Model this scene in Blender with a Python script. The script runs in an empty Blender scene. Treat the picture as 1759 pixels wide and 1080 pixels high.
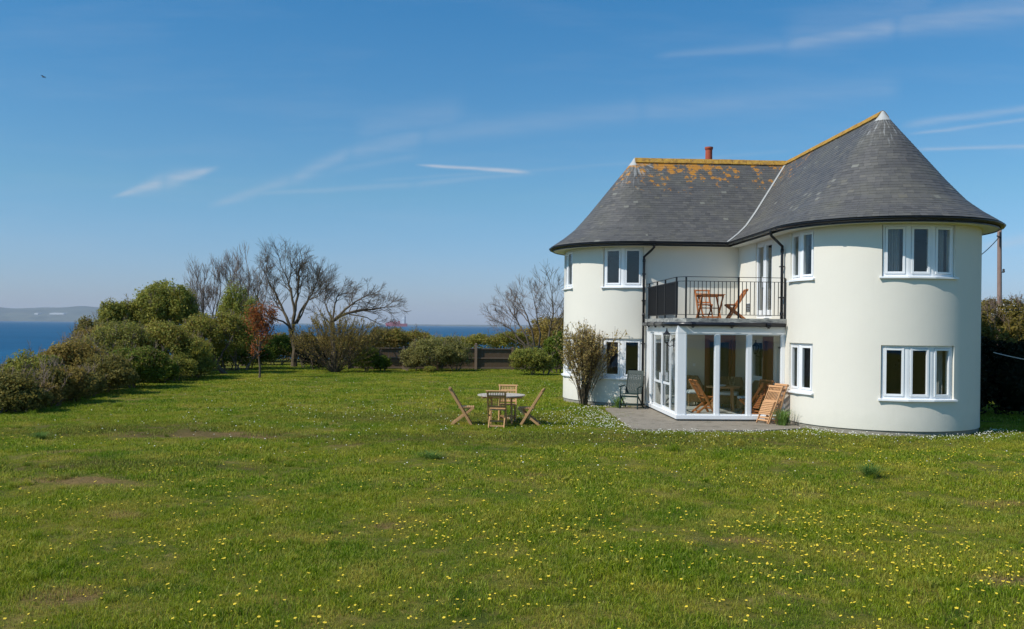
import bpy, math, random
import numpy as np
from mathutils import Vector, Matrix
rnd = random.Random(7)
rng = np.random.default_rng(11)
PI = math.pi
sc = bpy.context.scene
COL = sc.collection

# ------------------------------------------------------------ camera, sky, sun, exposure
F = 1558.0; ROLL = 0.0117; HOR = 19.79; H = 2.4
cam = bpy.data.cameras.new('camera'); camo = bpy.data.objects.new('camera', cam); COL.objects.link(camo)
cam.sensor_fit = 'HORIZONTAL'; cam.sensor_width = 36.0; cam.lens = 36.0 * F / 1759.0
cam.shift_y = HOR / 1759.0; cam.clip_start = 0.1; cam.clip_end = 200000.0
camo.location = (0, 0, H)
camo.rotation_euler = (Matrix.Rotation(PI/2, 3, 'X') @ Matrix.Rotation(ROLL, 3, 'Z')).to_euler()
sc.camera = camo
sc.view_settings.view_transform = 'Standard'; sc.view_settings.look = 'None'
sc.view_settings.exposure = 0.0; sc.view_settings.gamma = 1.0
sc.view_settings.use_curve_mapping = False
try: sc.cycles.use_denoising = True
except Exception: pass
sc.cycles.max_bounces = 7; sc.cycles.transparent_max_bounces = 16; sc.cycles.volume_bounces = 0
sc.cycles.caustics_reflective = False; sc.cycles.caustics_refractive = False

SUN_EL = math.radians(46.0); SUN_DIR = Vector((-0.896*math.cos(SUN_EL), -0.445*math.cos(SUN_EL), math.sin(SUN_EL))).normalized()
sl = bpy.data.lights.new('sun', 'SUN'); sl.energy = 4.6; sl.angle = math.radians(0.53); sl.color = (1.0, 0.945, 0.86)
so = bpy.data.objects.new('sun', sl); COL.objects.link(so)
so.rotation_euler = SUN_DIR.to_track_quat('Z', 'Y').to_euler(); so.location = (-30, -15, 40)

def ray(x, y):
    dx, dy = x-879.5, y-540
    return ((dx+dy*ROLL)/F, 1.0, (HOR-(dy-dx*ROLL))/F)
def gnd(x, y, z=0.0):
    r = ray(x, y); t = (z-H)/r[2]; return (r[0]*t, t)
def at(x, y, D):
    r = ray(x, y); return (r[0]*D, D, H+r[2]*D)

W = bpy.data.worlds.new('World'); sc.world = W; W.use_nodes = True
nt = W.node_tree; nt.nodes.clear(); N = nt.nodes; L = nt.links
def wn(t, **k):
    n = N.new(t)
    for a, b in k.items(): setattr(n, a, b)
    return n
def mth(op, a, b=None, c=None, clamp=False):
    n = N.new('ShaderNodeMath'); n.operation = op; n.use_clamp = clamp
    for i, v in enumerate((a, b, c)):
        if v is None: continue
        if isinstance(v, (int, float)): n.inputs[i].default_value = v
        else: L.new(v, n.inputs[i])
    return n.outputs[0]
sky = wn('ShaderNodeTexSky'); sky.sky_type = 'NISHITA'; sky.sun_disc = False
sky.sun_elevation = SUN_EL; sky.sun_rotation = math.atan2(SUN_DIR.x, SUN_DIR.y)
sky.altitude = 20.0; sky.air_density = 1.0; sky.dust_density = 0.6; sky.ozone_density = 2.2
tc = wn('ShaderNodeTexCoord'); sep = wn('ShaderNodeSeparateXYZ'); L.new(tc.outputs['Generated'], sep.inputs[0])
yy = mth('MAXIMUM', sep.outputs[1], 0.05)
U = mth('DIVIDE', sep.outputs[0], yy); V = mth('DIVIDE', sep.outputs[2], yy)
cmb = wn('ShaderNodeCombineXYZ'); L.new(mth('MULTIPLY', U, 2.2), cmb.inputs[0]); L.new(mth('MULTIPLY', V, 16.0), cmb.inputs[1])
rotm = wn('ShaderNodeMapping'); L.new(cmb.outputs[0], rotm.inputs[0]); rotm.inputs['Rotation'].default_value = (0, 0, -0.25)
nz = wn('ShaderNodeTexNoise'); nz.inputs['Scale'].default_value = 1.5; nz.inputs['Detail'].default_value = 7.0; nz.inputs['Roughness'].default_value = 0.62
L.new(rotm.outputs[0], nz.inputs['Vector'])
nf = wn('ShaderNodeTexNoise'); nf.inputs['Scale'].default_value = 9.0; nf.inputs['Detail'].default_value = 6.0
L.new(rotm.outputs[0], nf.inputs['Vector'])
wob = mth('MULTIPLY', mth('SUBTRACT', nz.outputs[0], 0.5), 0.012)
Vw = mth('ADD', V, wob)
tot = None
# streaks of cirrus and old vapour trails: ((u,v),(u,v)), half width at each end, strength
ST = [
 ((-0.437,.1385), (-0.385,.155), .0020,.0075,.50), ((-0.385,.155), (-0.332,.168), .0075,.0025,.50),
 ((-0.330,.130), (-0.245,.159), .004,.006,.20), ((-0.245,.159), (-0.181,.189), .006,.007,.24), ((-0.181,.189), (-0.10,.208), .007,.009,.19),
 ((-0.10,.208), (0.14,.239), .009,.011,.14), ((0.14,.239), (0.42,.268), .011,.012,.12),
 ((-0.10,.1757), (0.012,.1702), .0014,.0024,.80),
 ((0.16,.300), (0.30,.314), .003,.006,.16), ((0.30,.314), (0.42,.3354), .006,.011,.30), ((0.42,.3354), (0.60,.364), .011,.014,.26),
 ((0.30,.322), (0.46,.365), .02,.02,.10),
 ((0.4343,.2277), (0.70,.264), .0030,.0035,.28), ((0.4409,.2181), (0.70,.253), .0016,.0018,.30), ((0.445,.200), (0.70,.2117), .0022,.0022,.35),
 ((-0.2837,.1429), (-0.11,.1538), .0022,.003,.16), ((-0.11,.1538), (0.02,.1680), .003,.002,.16),
 ((-0.15,.1575),(0.30,.196),.0016,.002,.10),
 ((0.519,.0945), (0.62,.113), .0045,.005,.30), ((-0.17,.215),(-0.06,.235),.012,.014,.10), ((-0.20,.168),(-0.11,.186),.004,.003,.10),
]
for (a, b, w0, w1, s) in ST:
    dx, dy = b[0]-a[0], b[1]-a[1]
    t = mth('DIVIDE', mth('SUBTRACT', U, a[0]), dx)
    line = mth('ADD', mth('MULTIPLY', t, dy), a[1])
    wd = mth('ADD', mth('MULTIPLY', mth('MINIMUM', mth('MAXIMUM', t, 0), 1), w1-w0), w0)
    q = mth('DIVIDE', mth('SUBTRACT', Vw, line), wd)
    g = mth('EXPONENT', mth('MULTIPLY', mth('MULTIPLY', q, q), -0.8))
    e = min(0.35, 0.02/abs(dx))
    win = mth('MULTIPLY', mth('SMOOTH_MIN', mth('MAXIMUM', mth('ADD', mth('DIVIDE', t, e), 0.5), 0), 1.0, 0.25), mth('MAXIMUM', mth('MINIMUM', mth('ADD', mth('DIVIDE', mth('SUBTRACT', 1.0, t), e), 0.5), 1.0), 0))
    v = mth('MULTIPLY', mth('MULTIPLY', g, win), s)
    tot = v if tot is None else mth('MAXIMUM', tot, v)
front = mth('GREATER_THAN', sep.outputs[1], 0.06)
tex = mth('ADD', mth('MULTIPLY', nf.outputs[0], 1.3), 0.3)
tot = mth('MULTIPLY', mth('MULTIPLY', mth('MULTIPLY', tot, front), tex), .85)
veil = mth('MULTIPLY', mth('MAXIMUM', mth('SUBTRACT', nz.outputs[0], 0.48), 0), 0.26)
fac = mth('ADD', tot, veil, clamp=True)
skc = wn('ShaderNodeMix'); skc.data_type = 'RGBA'; skc.blend_type = 'MULTIPLY'; skc.inputs[0].default_value = 1.0
gr = wn('ShaderNodeValToRGB'); L.new(mth('MULTIPLY', sep.outputs[2], 2.5), gr.inputs[0]); ge = gr.color_ramp.elements
ge[0].position = .03; ge[0].color = (.43, .505, .77, 1); ge[1].position = .35; ge[1].color = (.34, .56, .67, 1)
g3 = ge.new(.95); g3.color = (.165, .56, .76, 1)
L.new(sky.outputs[0], skc.inputs[6]); L.new(gr.outputs[0], skc.inputs[7])
sc2 = wn('ShaderNodeVectorMath'); sc2.operation = 'SCALE'; sc2.inputs['Scale'].default_value = 2.0; L.new(skc.outputs[2], sc2.inputs[0])
mx = wn('ShaderNodeMix'); mx.data_type = 'RGBA'; L.new(fac, mx.inputs[0]); L.new(sc2.outputs[0], mx.inputs[6]); mx.inputs[7].default_value = (6.4, 7.0, 8.0, 1)
bg = wn('ShaderNodeBackground'); bg.inputs[1].default_value = 0.085; L.new(mx.outputs[2], bg.inputs[0])
wo = wn('ShaderNodeOutputWorld'); L.new(bg.outputs[0], wo.inputs[0])

# ------------------------------------------------------------ materials
class NT:
    def __init__(s, name):
        s.m = bpy.data.materials.new(name); s.m.use_nodes = True; s.t = s.m.node_tree; s.t.nodes.clear()
        s.out = s.n('ShaderNodeOutputMaterial')
    def n(s, t, **k):
        x = s.t.nodes.new(t)
        for a, b in k.items(): setattr(x, a, b)
        return x
    def l(s, a, b): s.t.links.new(a, b)
    def set(s, sock, v):
        if isinstance(v, (int, float)): sock.default_value = v
        elif isinstance(v, tuple): sock.default_value = (v + (1,))[:len(sock.default_value)] if len(v) == 3 and len(sock.default_value) == 4 else v
        else: s.l(v, sock)
    def math(s, op, a, b=None, c=None, clamp=False):
        x = s.n('ShaderNodeMath', operation=op, use_clamp=clamp)
        for i, v in enumerate((a, b, c)):
            if v is not None: s.set(x.inputs[i], v)
        return x.outputs[0]
    def mix(s, f, a, b, mode='MIX'):
        x = s.n('ShaderNodeMix', data_type='RGBA', blend_type=mode)
        s.set(x.inputs[0], f); s.set(x.inputs[6], a); s.set(x.inputs[7], b); return x.outputs[2]
    def coord(s, kind='Object'):
        return s.n('ShaderNodeTexCoord').outputs[kind]
    def pos(s): return s.n('ShaderNodeNewGeometry').outputs['Position']
    def map(s, v, sc=(1,1,1), rot=(0,0,0)):
        x = s.n('ShaderNodeMapping'); s.l(v, x.inputs[0]); x.inputs['Scale'].default_value = sc; x.inputs['Rotation'].default_value = rot; return x.outputs[0]
    def noise(s, v, scale, detail=4, rough=0.55, dist=0):
        x = s.n('ShaderNodeTexNoise'); s.l(v, x.inputs['Vector']); x.inputs['Scale'].default_value = scale
        x.inputs['Detail'].default_value = detail; x.inputs['Roughness'].default_value = rough; x.inputs['Distortion'].default_value = dist
        return x.outputs[0]
    def ramp(s, f, *st):
        x = s.n('ShaderNodeValToRGB'); s.l(f, x.inputs[0]); e = x.color_ramp.elements
        for i, (p, c) in enumerate(st):
            el = e[i] if i < 2 else e.new(p)
            el.position = p; el.color = (c + (1,)) if isinstance(c, tuple) else (c, c, c, 1)
        return x.outputs[0]
    def bump(s, h, strength=.3, dist=.01):
        x = s.n('ShaderNodeBump'); s.l(h, x.inputs['Height']); x.inputs['Strength'].default_value = strength; x.inputs['Distance'].default_value = dist
        return x.outputs[0]
    def attr(s, name):
        return s.n('ShaderNodeAttribute', attribute_name=name).outputs['Fac']
    def pbsdf(s, col, rough=.6, metal=0, spec=.5, normal=None, **k):
        p = s.n('ShaderNodeBsdfPrincipled'); s.set(p.inputs['Base Color'], col); s.set(p.inputs['Roughness'], rough)
        p.inputs['Metallic'].default_value = metal; p.inputs['Specular IOR Level'].default_value = spec
        if normal is not None: s.l(normal, p.inputs['Normal'])
        s.l(p.outputs[0], s.out.inputs[0]); return p

def mat_simple(name, col, rough=.6, var=.12, scale=6, metal=0, spec=.5, bump=.1, bscale=60, coord='Object'):
    t = NT(name); c = t.coord(coord); f = t.noise(c, scale, 5)
    dark = tuple(x*(1-var) for x in col); lite = tuple(min(1, x*(1+var)) for x in col)
    cc = t.mix(f, dark, lite)
    t.pbsdf(cc, rough, metal, spec, t.bump(t.noise(c, bscale, 3), bump, .004))
    return t.m

M = {}
# painted render
t = NT('cream_painted_render'); c = t.coord()
f1 = t.noise(c, .7, 5, .6); f2 = t.noise(t.map(c, (3, 3, .35)), 1.6, 6, .6); f3 = t.noise(c, 26, 4)
base = t.mix(f1, (.71, .672, .585), (.77, .73, .64))
base = t.mix(t.ramp(f2, (.55, 0.0), (.85, .14)), base, (.60, .58, .52))
sz = t.n('ShaderNodeSeparateXYZ'); t.l(c, sz.inputs[0])
low = t.math('MULTIPLY', t.ramp(t.math('ADD', sz.outputs[2], t.math('MULTIPLY', t.noise(c, 3, 5), .5)), (.28, 1.0), (.75, 0.0)), .35)
base = t.mix(low, base, (.50, .50, .42))
stn = t.ramp(t.noise(t.map(c, (9, 9, .5)), 1.0, 5, .7), (.60, 0.0), (.78, 1.0))      # rain streaks below each row of sills
for zs_ in (3.60, .82):
    bnd = t.math('MULTIPLY', t.math('SUBTRACT', 1.0, t.math('MULTIPLY', t.math('SUBTRACT', zs_, sz.outputs[2]), 1.5), clamp=True), t.math('GREATER_THAN', zs_, sz.outputs[2]))
    base = t.mix(t.math('MULTIPLY', t.math('MULTIPLY', bnd, stn), .22), base, (.42, .40, .33))
base = t.mix(t.ramp(t.noise(c, 2.3, 7, .75), (.58, 0.0), (.74, .16)), base, (.60, .56, .46))
t.pbsdf(base, .85, 0, .2, t.bump(t.math('ADD', t.math('ADD', f3, t.math('MULTIPLY', t.noise(c, 90, 3), .5)), t.math('MULTIPLY', t.noise(c, 3.0, 4), 1.6)), .16, .010)); M['wall'] = t.m
M['inner'] = mat_simple('cream_interior_plaster', (.70, .68, .58), .9, .04, 2)
M['soffit'] = mat_simple('cream_soffit_board', (.74, .73, .66), .6, .05, 3)
t = NT('grey_plinth_concrete'); c = t.coord()
t.pbsdf(t.mix(t.noise(c, 5, 7, .7), (.16, .145, .12), (.40, .37, .31)), .9, 0, .2, t.bump(t.noise(c, 30, 6), .5, .02)); M['plinth'] = t.m
t = NT('weathered_patio_concrete'); c = t.coord()
pc = t.mix(t.noise(c, 1.1, 7, .65), (.20, .17, .135), (.36, .315, .25))
pc = t.mix(t.ramp(t.noise(c, 3.3, 6, .7), (.52, 0.0), (.66, .7)), pc, (.12, .11, .075))
pc = t.mix(t.ramp(t.noise(c, 40, 3), (.35, .5), (.5, 0.0)), pc, (.14, .12, .10))
t.pbsdf(pc, .92, 0, .15, t.bump(t.noise(c, 45, 6, .7), .5, .015)); M['patio'] = t.m
t = NT('stained_slab_concrete'); c = t.coord()
t.pbsdf(t.mix(t.ramp(t.noise(t.map(c, (1, 1, 3)), 4.5, 7, .7), (.35, 0.0), (.65, 1.0)), (.10, .105, .11), (.48, .47, .42)), .9, 0, .2, t.bump(t.noise(c, 30, 6), .4, .01)); M['slab'] = t.m
M['upvc'] = mat_simple('white_upvc', (.82, .83, .84), .28, .03, 3, spec=.5, bump=.02)
M['black'] = mat_simple('black_gutter_plastic', (.012, .012, .016), .30, .2, 8, bump=.05)
M['iron'] = mat_simple('black_painted_iron', (.012, .012, .014), .45, .3, 30, bump=.2)
M['screen'] = mat_simple('black_screen_cloth', (.010, .011, .016), .8, .3, 4, bump=.3, bscale=200)
M['lead'] = mat_simple('pale_weathered_lead', (.43, .43, .41), .6, .18, 9, bump=.2)
t = NT('terracotta_pot'); c = t.coord()
t.pbsdf(t.mix(t.noise(t.map(c, (1, 1, 4)), 8, 5), (.30, .055, .028), (.50, .115, .06)), .75, 0, .25, t.bump(t.noise(c, 60, 4), .3, .005)); M['terra'] = t.m
# slates
t = NT('grey_roof_slate'); c = t.coord(); ti = t.attr('tint')
sl_c = t.ramp(ti, (0.0, (.080, .076, .072)), (.45, (.110, .105, .100)), (.80, (.145, .136, .122)))
e = [x for x in t.t.nodes if x.type == 'VALTORGB'][0].color_ramp.elements
el = e.new(.93); el.color = (.15, .135, .10, 1); el = e.new(1.0); el.color = (.22, .215, .185, 1)
sl_c = t.mix(t.math('MULTIPLY', t.noise(c, 34, 5, .7), .45), sl_c, (.06, .06, .062))
sl_c = t.mix(t.ramp(t.noise(c, 1.3, 6, .65), (.45, 0.0), (.72, .45)), sl_c, (.15, .142, .105))
sx = t.n('ShaderNodeSeparateXYZ'); t.l(c, sx.inputs[0])
hi = t.math('MULTIPLY', t.math('SUBTRACT', sx.outputs[2], 6.55), .85, clamp=True)
onB = t.math('MULTIPLY', t.math('SUBTRACT', sx.outputs[1], -2.9), 6, clamp=True)
wB = t.math('SUBTRACT', 1.0, t.math('MULTIPLY', t.math('ABSOLUTE', t.math('ADD', sx.outputs[0], 4.1)), .16), clamp=True)
nv_ = t.n('ShaderNodeTexNoise'); t.l(c, nv_.inputs['Vector']); nv_.inputs['Scale'].default_value = 5.5; nv_.inputs['Detail'].default_value = 7; nv_.inputs['Roughness'].default_value = .75
va = t.n('ShaderNodeVectorMath', operation='MULTIPLY_ADD'); t.l(nv_.outputs['Color'], va.inputs[0]); va.inputs[1].default_value = (.55, .55, .55); t.l(c, va.inputs[2])
vor = t.n('ShaderNodeTexVoronoi'); t.l(t.map(va.outputs[0], (3.6, 3.6, 3.6)), vor.inputs['Vector']); vor.inputs['Scale'].default_value = 1.15
ln = t.math('ADD', t.math('MULTIPLY', vor.outputs['Distance'], -1.35), t.math('MULTIPLY', t.noise(c, 11, 6, .75), .75))
lich = t.math('ADD', ln, t.math('MULTIPLY', t.math('MULTIPLY', hi, onB), t.math('ADD', t.math('MULTIPLY', wB, .62), .20)))
lich = t.ramp(lich, (.26, 0.0), (.44, .95))
lich = t.math('MULTIPLY', lich, t.math('MULTIPLY', onB, t.ramp(hi, (0.0, .15), (.25, .9))))
sl_c = t.mix(lich, sl_c, t.mix(t.noise(c, 22, 4), (.42, .13, .015), (.58, .30, .03)))
spk = t.ramp(t.noise(c, 5.0, 5, .75), (.69, 0.0), (.74, .6))
sl_c = t.mix(spk, sl_c, (.26, .12, .04))
# lime run-off below the two apex caps
def apex_mask(cx, cy):
    vm = t.n('ShaderNodeVectorMath', operation='SUBTRACT'); t.l(c, vm.inputs[0]); vm.inputs[1].default_value = (cx, cy, 7.92)
    ln_ = t.n('ShaderNodeVectorMath', operation='LENGTH'); t.l(vm.outputs[0], ln_.inputs[0])
    s2 = t.n('ShaderNodeSeparateXYZ'); t.l(vm.outputs[0], s2.inputs[0])
    an = t.math('ARCTAN2', s2.outputs[1], s2.outputs[0])
    cb = t.n('ShaderNodeCombineXYZ'); t.l(t.math('MULTIPLY', an, 3.2), cb.inputs[0]); t.l(t.math('MULTIPLY', ln_.outputs['Value'], .9), cb.inputs[1]); cb.inputs[2].default_value = cx
    nn = t.noise(cb.outputs[0], 2.4, 6, .65)
    fall = t.math('SUBTRACT', 1.0, t.math('MULTIPLY', ln_.outputs['Value'], .62), clamp=True)
    return t.math('MULTIPLY', t.ramp(t.math('ADD', nn, t.math('MULTIPLY', fall, .12)), (.60, 0.0), (.70, 1.0)), fall)
am = t.math('MAXIMUM', apex_mask(-5.07, 0), apex_mask(0, -7.0))
sl_c = t.mix(t.math('MULTIPLY', am, .95, clamp=True), sl_c, (.40, .40, .39))
t.pbsdf(sl_c, t.math('ADD', t.math('MULTIPLY', ti, .1), .50), 0, .35, t.bump(t.noise(c, 45, 5, .7), .2, .004)); M['slate'] = t.m
M['felt'] = mat_simple('dark_roofing_felt', (.02, .02, .022), .9, .2)
t = NT('lichen_covered_ridge_tile'); c = t.coord()
rc = t.ramp(t.noise(c, 7, 6, .7), (.30, (.11, .085, .06)), (.42, (.30, .16, .035)), (.62, (.47, .27, .045)))
rc = t.mix(t.ramp(t.noise(c, 26, 4), (.58, 0.0), (.7, .6)), rc, (.52, .42, .22))
t.pbsdf(rc, .9, 0, .2, t.bump(t.noise(c, 40, 5), .6, .01)); M['ridge'] = t.m
# glass
t = NT('window_glass'); lw = t.n('ShaderNodeLayerWeight'); lw.inputs[0].default_value = .5
gl = t.n('ShaderNodeBsdfGlossy'); gl.inputs['Roughness'].default_value = .0; gl.inputs['Color'].default_value = (.95, .97, 1, 1)
tr = t.n('ShaderNodeBsdfTransparent'); tr.inputs[0].default_value = (.95, .965, .955, 1)
cn = t.coord(); bmp = t.bump(t.noise(cn, 1.4, 2), .06, .02); t.l(bmp, gl.inputs['Normal'])
mxx = t.n('ShaderNodeMixShader'); t.l(t.math('ADD', t.math('MULTIPLY', t.math('POWER', lw.outputs['Facing'], 4.5),   .9), .038, clamp=True), mxx.inputs[0]); t.l(tr.outputs[0], mxx.inputs[1]); t.l(gl.outputs[0], mxx.inputs[2])
t.l(mxx.outputs[0], t.out.inputs[0]); M['glass'] = t.m
def wood(name, c0, c1, rough=.6, ax=(1, 1, 8)):
    t = NT(name); c = t.coord()
    w = t.noise(t.map(c, ax), 14, 6, .65); w2 = t.noise(c, 3.5, 3)
    cc = t.mix(w, c0, c1); cc = t.mix(t.math('MULTIPLY', w2, .35), cc, tuple(x*.55 for x in c0))
    t.pbsdf(cc, rough, 0, .3, t.bump(w, .3, .003)); return t.m
M['teak'] = wood('pale_weathered_teak', (.42, .22, .09), (.70, .43, .20))
M['teak_top'] = wood('silvered_teak', (.42, .36, .29), (.62, .56, .48), .7, (8, 1, 1))
M['orange'] = wood('orange_oiled_wood', (.38, .12, .035), (.62, .24, .08), .45)
M['brown'] = wood('brown_varnished_door_wood', (.17, .055, .018), (.33, .12, .035), .4)
M['fold'] = wood('honey_beech_wood', (.48, .24, .10), (.72, .42, .22), .5)
M['fence'] = wood('dark_weathered_fence_board', (.090, .056, .032), (.22, .145, .085), .95)
M['rail'] = wood('weathered_fence_rail', (.15, .105, .072), (.30, .22, .155), .95, (8, 1, 1))
M['bark'] = wood('grey_brown_bark', (.055, .042, .026), (.19, .145, .09), .95, (1, 1, .5))
M['bark2'] = wood('dark_bark', (.075, .058, .042), (.20, .155, .115), .95, (1, 1, .5))
M['twig'] = mat_simple('purple_brown_twig', (.20, .145, .11), .9, .35, 3)
M['polewood'] = wood('weathered_pole_wood', (.22, .14, .11), (.40, .29, .25), .9, (1, 1, .3))
M['greenplastic'] = mat_simple('dark_green_resin', (.012, .030, .027), .5, .2, 20, bump=.05, spec=.25)
M['wicker'] = NT('woven_wicker'); t = M['wicker']; c = t.coord()
wv = t.n('ShaderNodeTexWave'); t.l(c, wv.inputs['Vector']); wv.inputs['Scale'].default_value = 22; wv.inputs['Distortion'].default_value = 3
t.pbsdf(t.mix(wv.outputs[1], (.16, .095, .045), (.38, .26, .14)), .7, 0, .3, t.bump(wv.outputs[1], .7, .02)); M['wicker'] = t.m
M['cushion'] = mat_simple('pale_blue_cushion', (.55, .60, .62), .9, .08, 6)
M['tile'] = mat_simple('pale_floor_tile', (.50, .50, .47), .35, .08, 2)
M['curtain'] = mat_simple('grey_curtain_cloth', (.42, .42, .42), .9, .15, 5)
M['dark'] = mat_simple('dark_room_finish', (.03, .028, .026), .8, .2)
M['stone'] = mat_simple('pale_pebble', (.48, .44, .38), .85, .25, 9)
M['white'] = mat_simple('white_paint', (.80, .80, .80), .5, .04)
M['red'] = mat_simple('dull_red_ship_paint', (.42, .035, .045), .5, .2, .05)
M['navy'] = mat_simple('dark_blue_ship_paint', (.03, .05, .10), .5, .2, .05)
M['lampglass'] = M['glass']

def leafmat(name, lo, mid, hi, rough=.55, trans=.35, spec=.12):
    t = NT(name); ti = t.attr('tint'); c = t.pos()
    col = t.ramp(ti, (0.0, lo), (.55, mid), (1.0, hi))
    col = t.mix(t.math('MULTIPLY', t.noise(c, 1.1, 3), .55), col, tuple(x*1.1 for x in lo))
    p = t.n('ShaderNodeBsdfPrincipled'); t.l(col, p.inputs['Base Color']); p.inputs['Roughness'].default_value = rough; p.inputs['Specular IOR Level'].default_value = spec
    tr = t.n('ShaderNodeBsdfTranslucent'); t.l(t.mix(.5, col, hi), tr.inputs[0])
    m = t.n('ShaderNodeMixShader'); m.inputs[0].default_value = trans; t.l(p.outputs[0], m.inputs[1]); t.l(tr.outputs[0], m.inputs[2]); t.l(m.outputs[0], t.out.inputs[0])
    return t.m
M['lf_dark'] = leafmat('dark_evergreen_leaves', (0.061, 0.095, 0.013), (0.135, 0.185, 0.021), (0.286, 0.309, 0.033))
M['lf_olive'] = leafmat('olive_green_leaves', (0.128, 0.143, 0.029), (0.276, 0.277, 0.049), (0.552, 0.473, 0.087))
M['lf_brown'] = leafmat('brown_green_scrub_leaves', (0.164, 0.107, 0.029), (0.308, 0.228, 0.055), (0.540, 0.425, 0.103))
M['lf_grey'] = leafmat('grey_green_leaves', (0.142, 0.134, 0.044), (0.271, 0.250, 0.081), (0.496, 0.448, 0.156))
M['lf_bright'] = leafmat('fresh_green_leaves', (0.157, 0.211, 0.043), (0.309, 0.379, 0.072), (0.552, 0.560, 0.129))
M['lf_red'] = leafmat('copper_red_leaves', (.20, .050, .018), (.42, .125, .036), (.55, .26, .07))
M['lf_ivy_hedgeshade'] = leafmat('dark_ivy_and_shaded_hedge_leaves', (.006, .009, .004), (.012, .018, .007), (.030, .034, .012), trans=.1)  # near-black: the hedge's shade is put into the leaf colour; ivy shares it
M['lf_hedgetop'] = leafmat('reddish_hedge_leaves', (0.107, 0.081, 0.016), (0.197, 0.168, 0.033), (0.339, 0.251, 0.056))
M['lf_blossom'] = leafmat('white_blossom', (.45, .44, .40), (.62, .61, .57), (.80, .79, .76))
M['lf_gorse'] = leafmat('gorse_leaves', (0.102, 0.096, 0.025), (0.219, 0.193, 0.047), (0.442, 0.347, 0.086))
M['lf_strap'] = leafmat('strap_leaves', (0.078, 0.144, 0.028), (0.139, 0.239, 0.045), (0.264, 0.383, 0.089))
M['lf_shrub'] = leafmat('bronze_green_shrub_leaves', (0.240, 0.150, 0.052), (0.437, 0.337, 0.104), (0.734, 0.598, 0.209))

# grass, seen through patches fixed to the ground
def lawn_colour(t, blade):
    p = t.pos()
    n1 = t.noise(p, .33, 5, .6); n2 = t.noise(p, 1.1, 6, .68, .4); n3 = t.noise(p, 4.5, 5, .65)
    col = t.mix(t.ramp(n1, (.36, 0.0), (.62, 1.0)), (.150, .260, .010), (.36, .375, .018))
    col = t.mix(t.ramp(n2, (.48, 0.0), (.64, .95)), col, (.54, .43, .085))
    col = t.mix(t.ramp(n2, (.32, .95), (.46, 0.0)), col, (.070, .170, .006))
    col = t.mix(t.ramp(n3, (.52, 0.0), (.72, .85)), col, (.60, .48, .14))
    n5 = t.noise(p, 14.0, 3, .6); col = t.mix(t.ramp(n5, (.30, .55), (.46, 0.0)), col, (.06, .135, .006))
    # worn and mown brown ground (stays where it is, whatever the light)
    def spot(cx, cy, rx, ry, rot=0.0):
        mp = t.n('ShaderNodeMapping'); mp.vector_type = 'TEXTURE'; t.l(p, mp.inputs[0])
        mp.inputs['Location'].default_value = (cx, cy, 0); mp.inputs['Rotation'].default_value = (0, 0, rot); mp.inputs['Scale'].default_value = (rx, ry, 50)
        ln = t.n('ShaderNodeVectorMath', operation='LENGTH'); t.l(mp.outputs[0], ln.inputs[0])
        return t.math('SUBTRACT', 1.0, ln.outputs['Value'])
    nn = t.math('MULTIPLY', t.math('SUBTRACT', t.noise(p, 2.2, 6, .7), .5), 2.6)
    s1 = t.ramp(t.math('ADD', spot(-7.0, 19.5, 3.4, .65, .02), nn), (.0, 0.0), (.40, 1.0))
    for (cx_, cy_, rx_, ry_) in ((-3.9, 8.1, .55, .30), (-6.6, 13.6, 1.4, .40), (2.6, 10.3, .55, .28), (.4, 14.6, .6, .22), (4.8, 8.7, .45, .25), (-1.5, 10.8, .40, .25), (-4.8, 11.3, .5, .25), (7.0, 12.8, .8, .3), (-8.0, 16.6, 1.0, .35), (2.0, 20.3, 1.6, .3)):
        s1 = t.math('MAXIMUM', s1, t.ramp(t.math('ADD', spot(cx_, cy_, rx_, ry_), t.math('MULTIPLY', nn, .8)), (.10, 0.0), (.6, .85)))
    col = t.mix(s1, col, (.50, .31, .13))
    n4 = t.math('MULTIPLY', t.math('SUBTRACT', t.noise(p, .9, 6, .7), .5), 2.2)
    s2 = t.math('MAXIMUM', t.math('MAXIMUM', spot(-8.5, 20.2, 4.2, 1.8, .05), spot(-6.6, 15.0, 2.8, .8, .1)), t.math('MAXIMUM', spot(2.6, 19.5, 9.0, 1.6, .04), spot(-2.0, 23.5, 5.5, 1.8)))
    s2 = t.math('MULTIPLY', t.ramp(t.math('ADD', s2, n4), (-.0, 0.0), (.55, 1.0)), .85)
    col = t.mix(s2, col, (.20, .165, .045))
    return col, p
t = NT('lawn_soil_and_thatch'); col, p = lawn_colour(t, 0)
col = t.mix(.4, col, (.13, .085, .038)); col = t.mix(t.math('MULTIPLY', t.noise(p, 22, 4, .7), .8), col, (.04, .036, .012))
t.pbsdf(col, .95, 0, .1, t.bump(t.math('ADD', t.noise(p, 40, 5, .7), t.math('MULTIPLY', t.noise(p, 6, 3), 1.5)), .9, .05)); M['soil'] = t.m
t = NT('grass_blade'); col, p = lawn_colour(t, 1); ti = t.attr('tint')
col = t.mix(t.ramp(ti, (.0, .85), (.45, 0.0)), col, (.045, .105, .004)); col = t.mix(t.ramp(ti, (.80, 0.0), (.93, .8)), col, (.55, .48, .22))
col = t.mix(t.ramp(ti, (.45, 0.0), (.70, .5)), col, (.42, .52, .035))
oi_ = t.n('ShaderNodeObjectInfo'); col = t.mix(t.ramp(oi_.outputs['Random'], (.0, .38), (.30, 0.0)), col, (.09, .22, .006)); col = t.mix(t.ramp(oi_.outputs['Random'], (.72, 0.0), (1.0, .42)), col, (.58, .46, .07))
pp = t.n('ShaderNodeBsdfPrincipled'); t.l(col, pp.inputs['Base Color']); pp.inputs['Roughness'].default_value = .55; pp.inputs['Specular IOR Level'].default_value = .1
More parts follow.
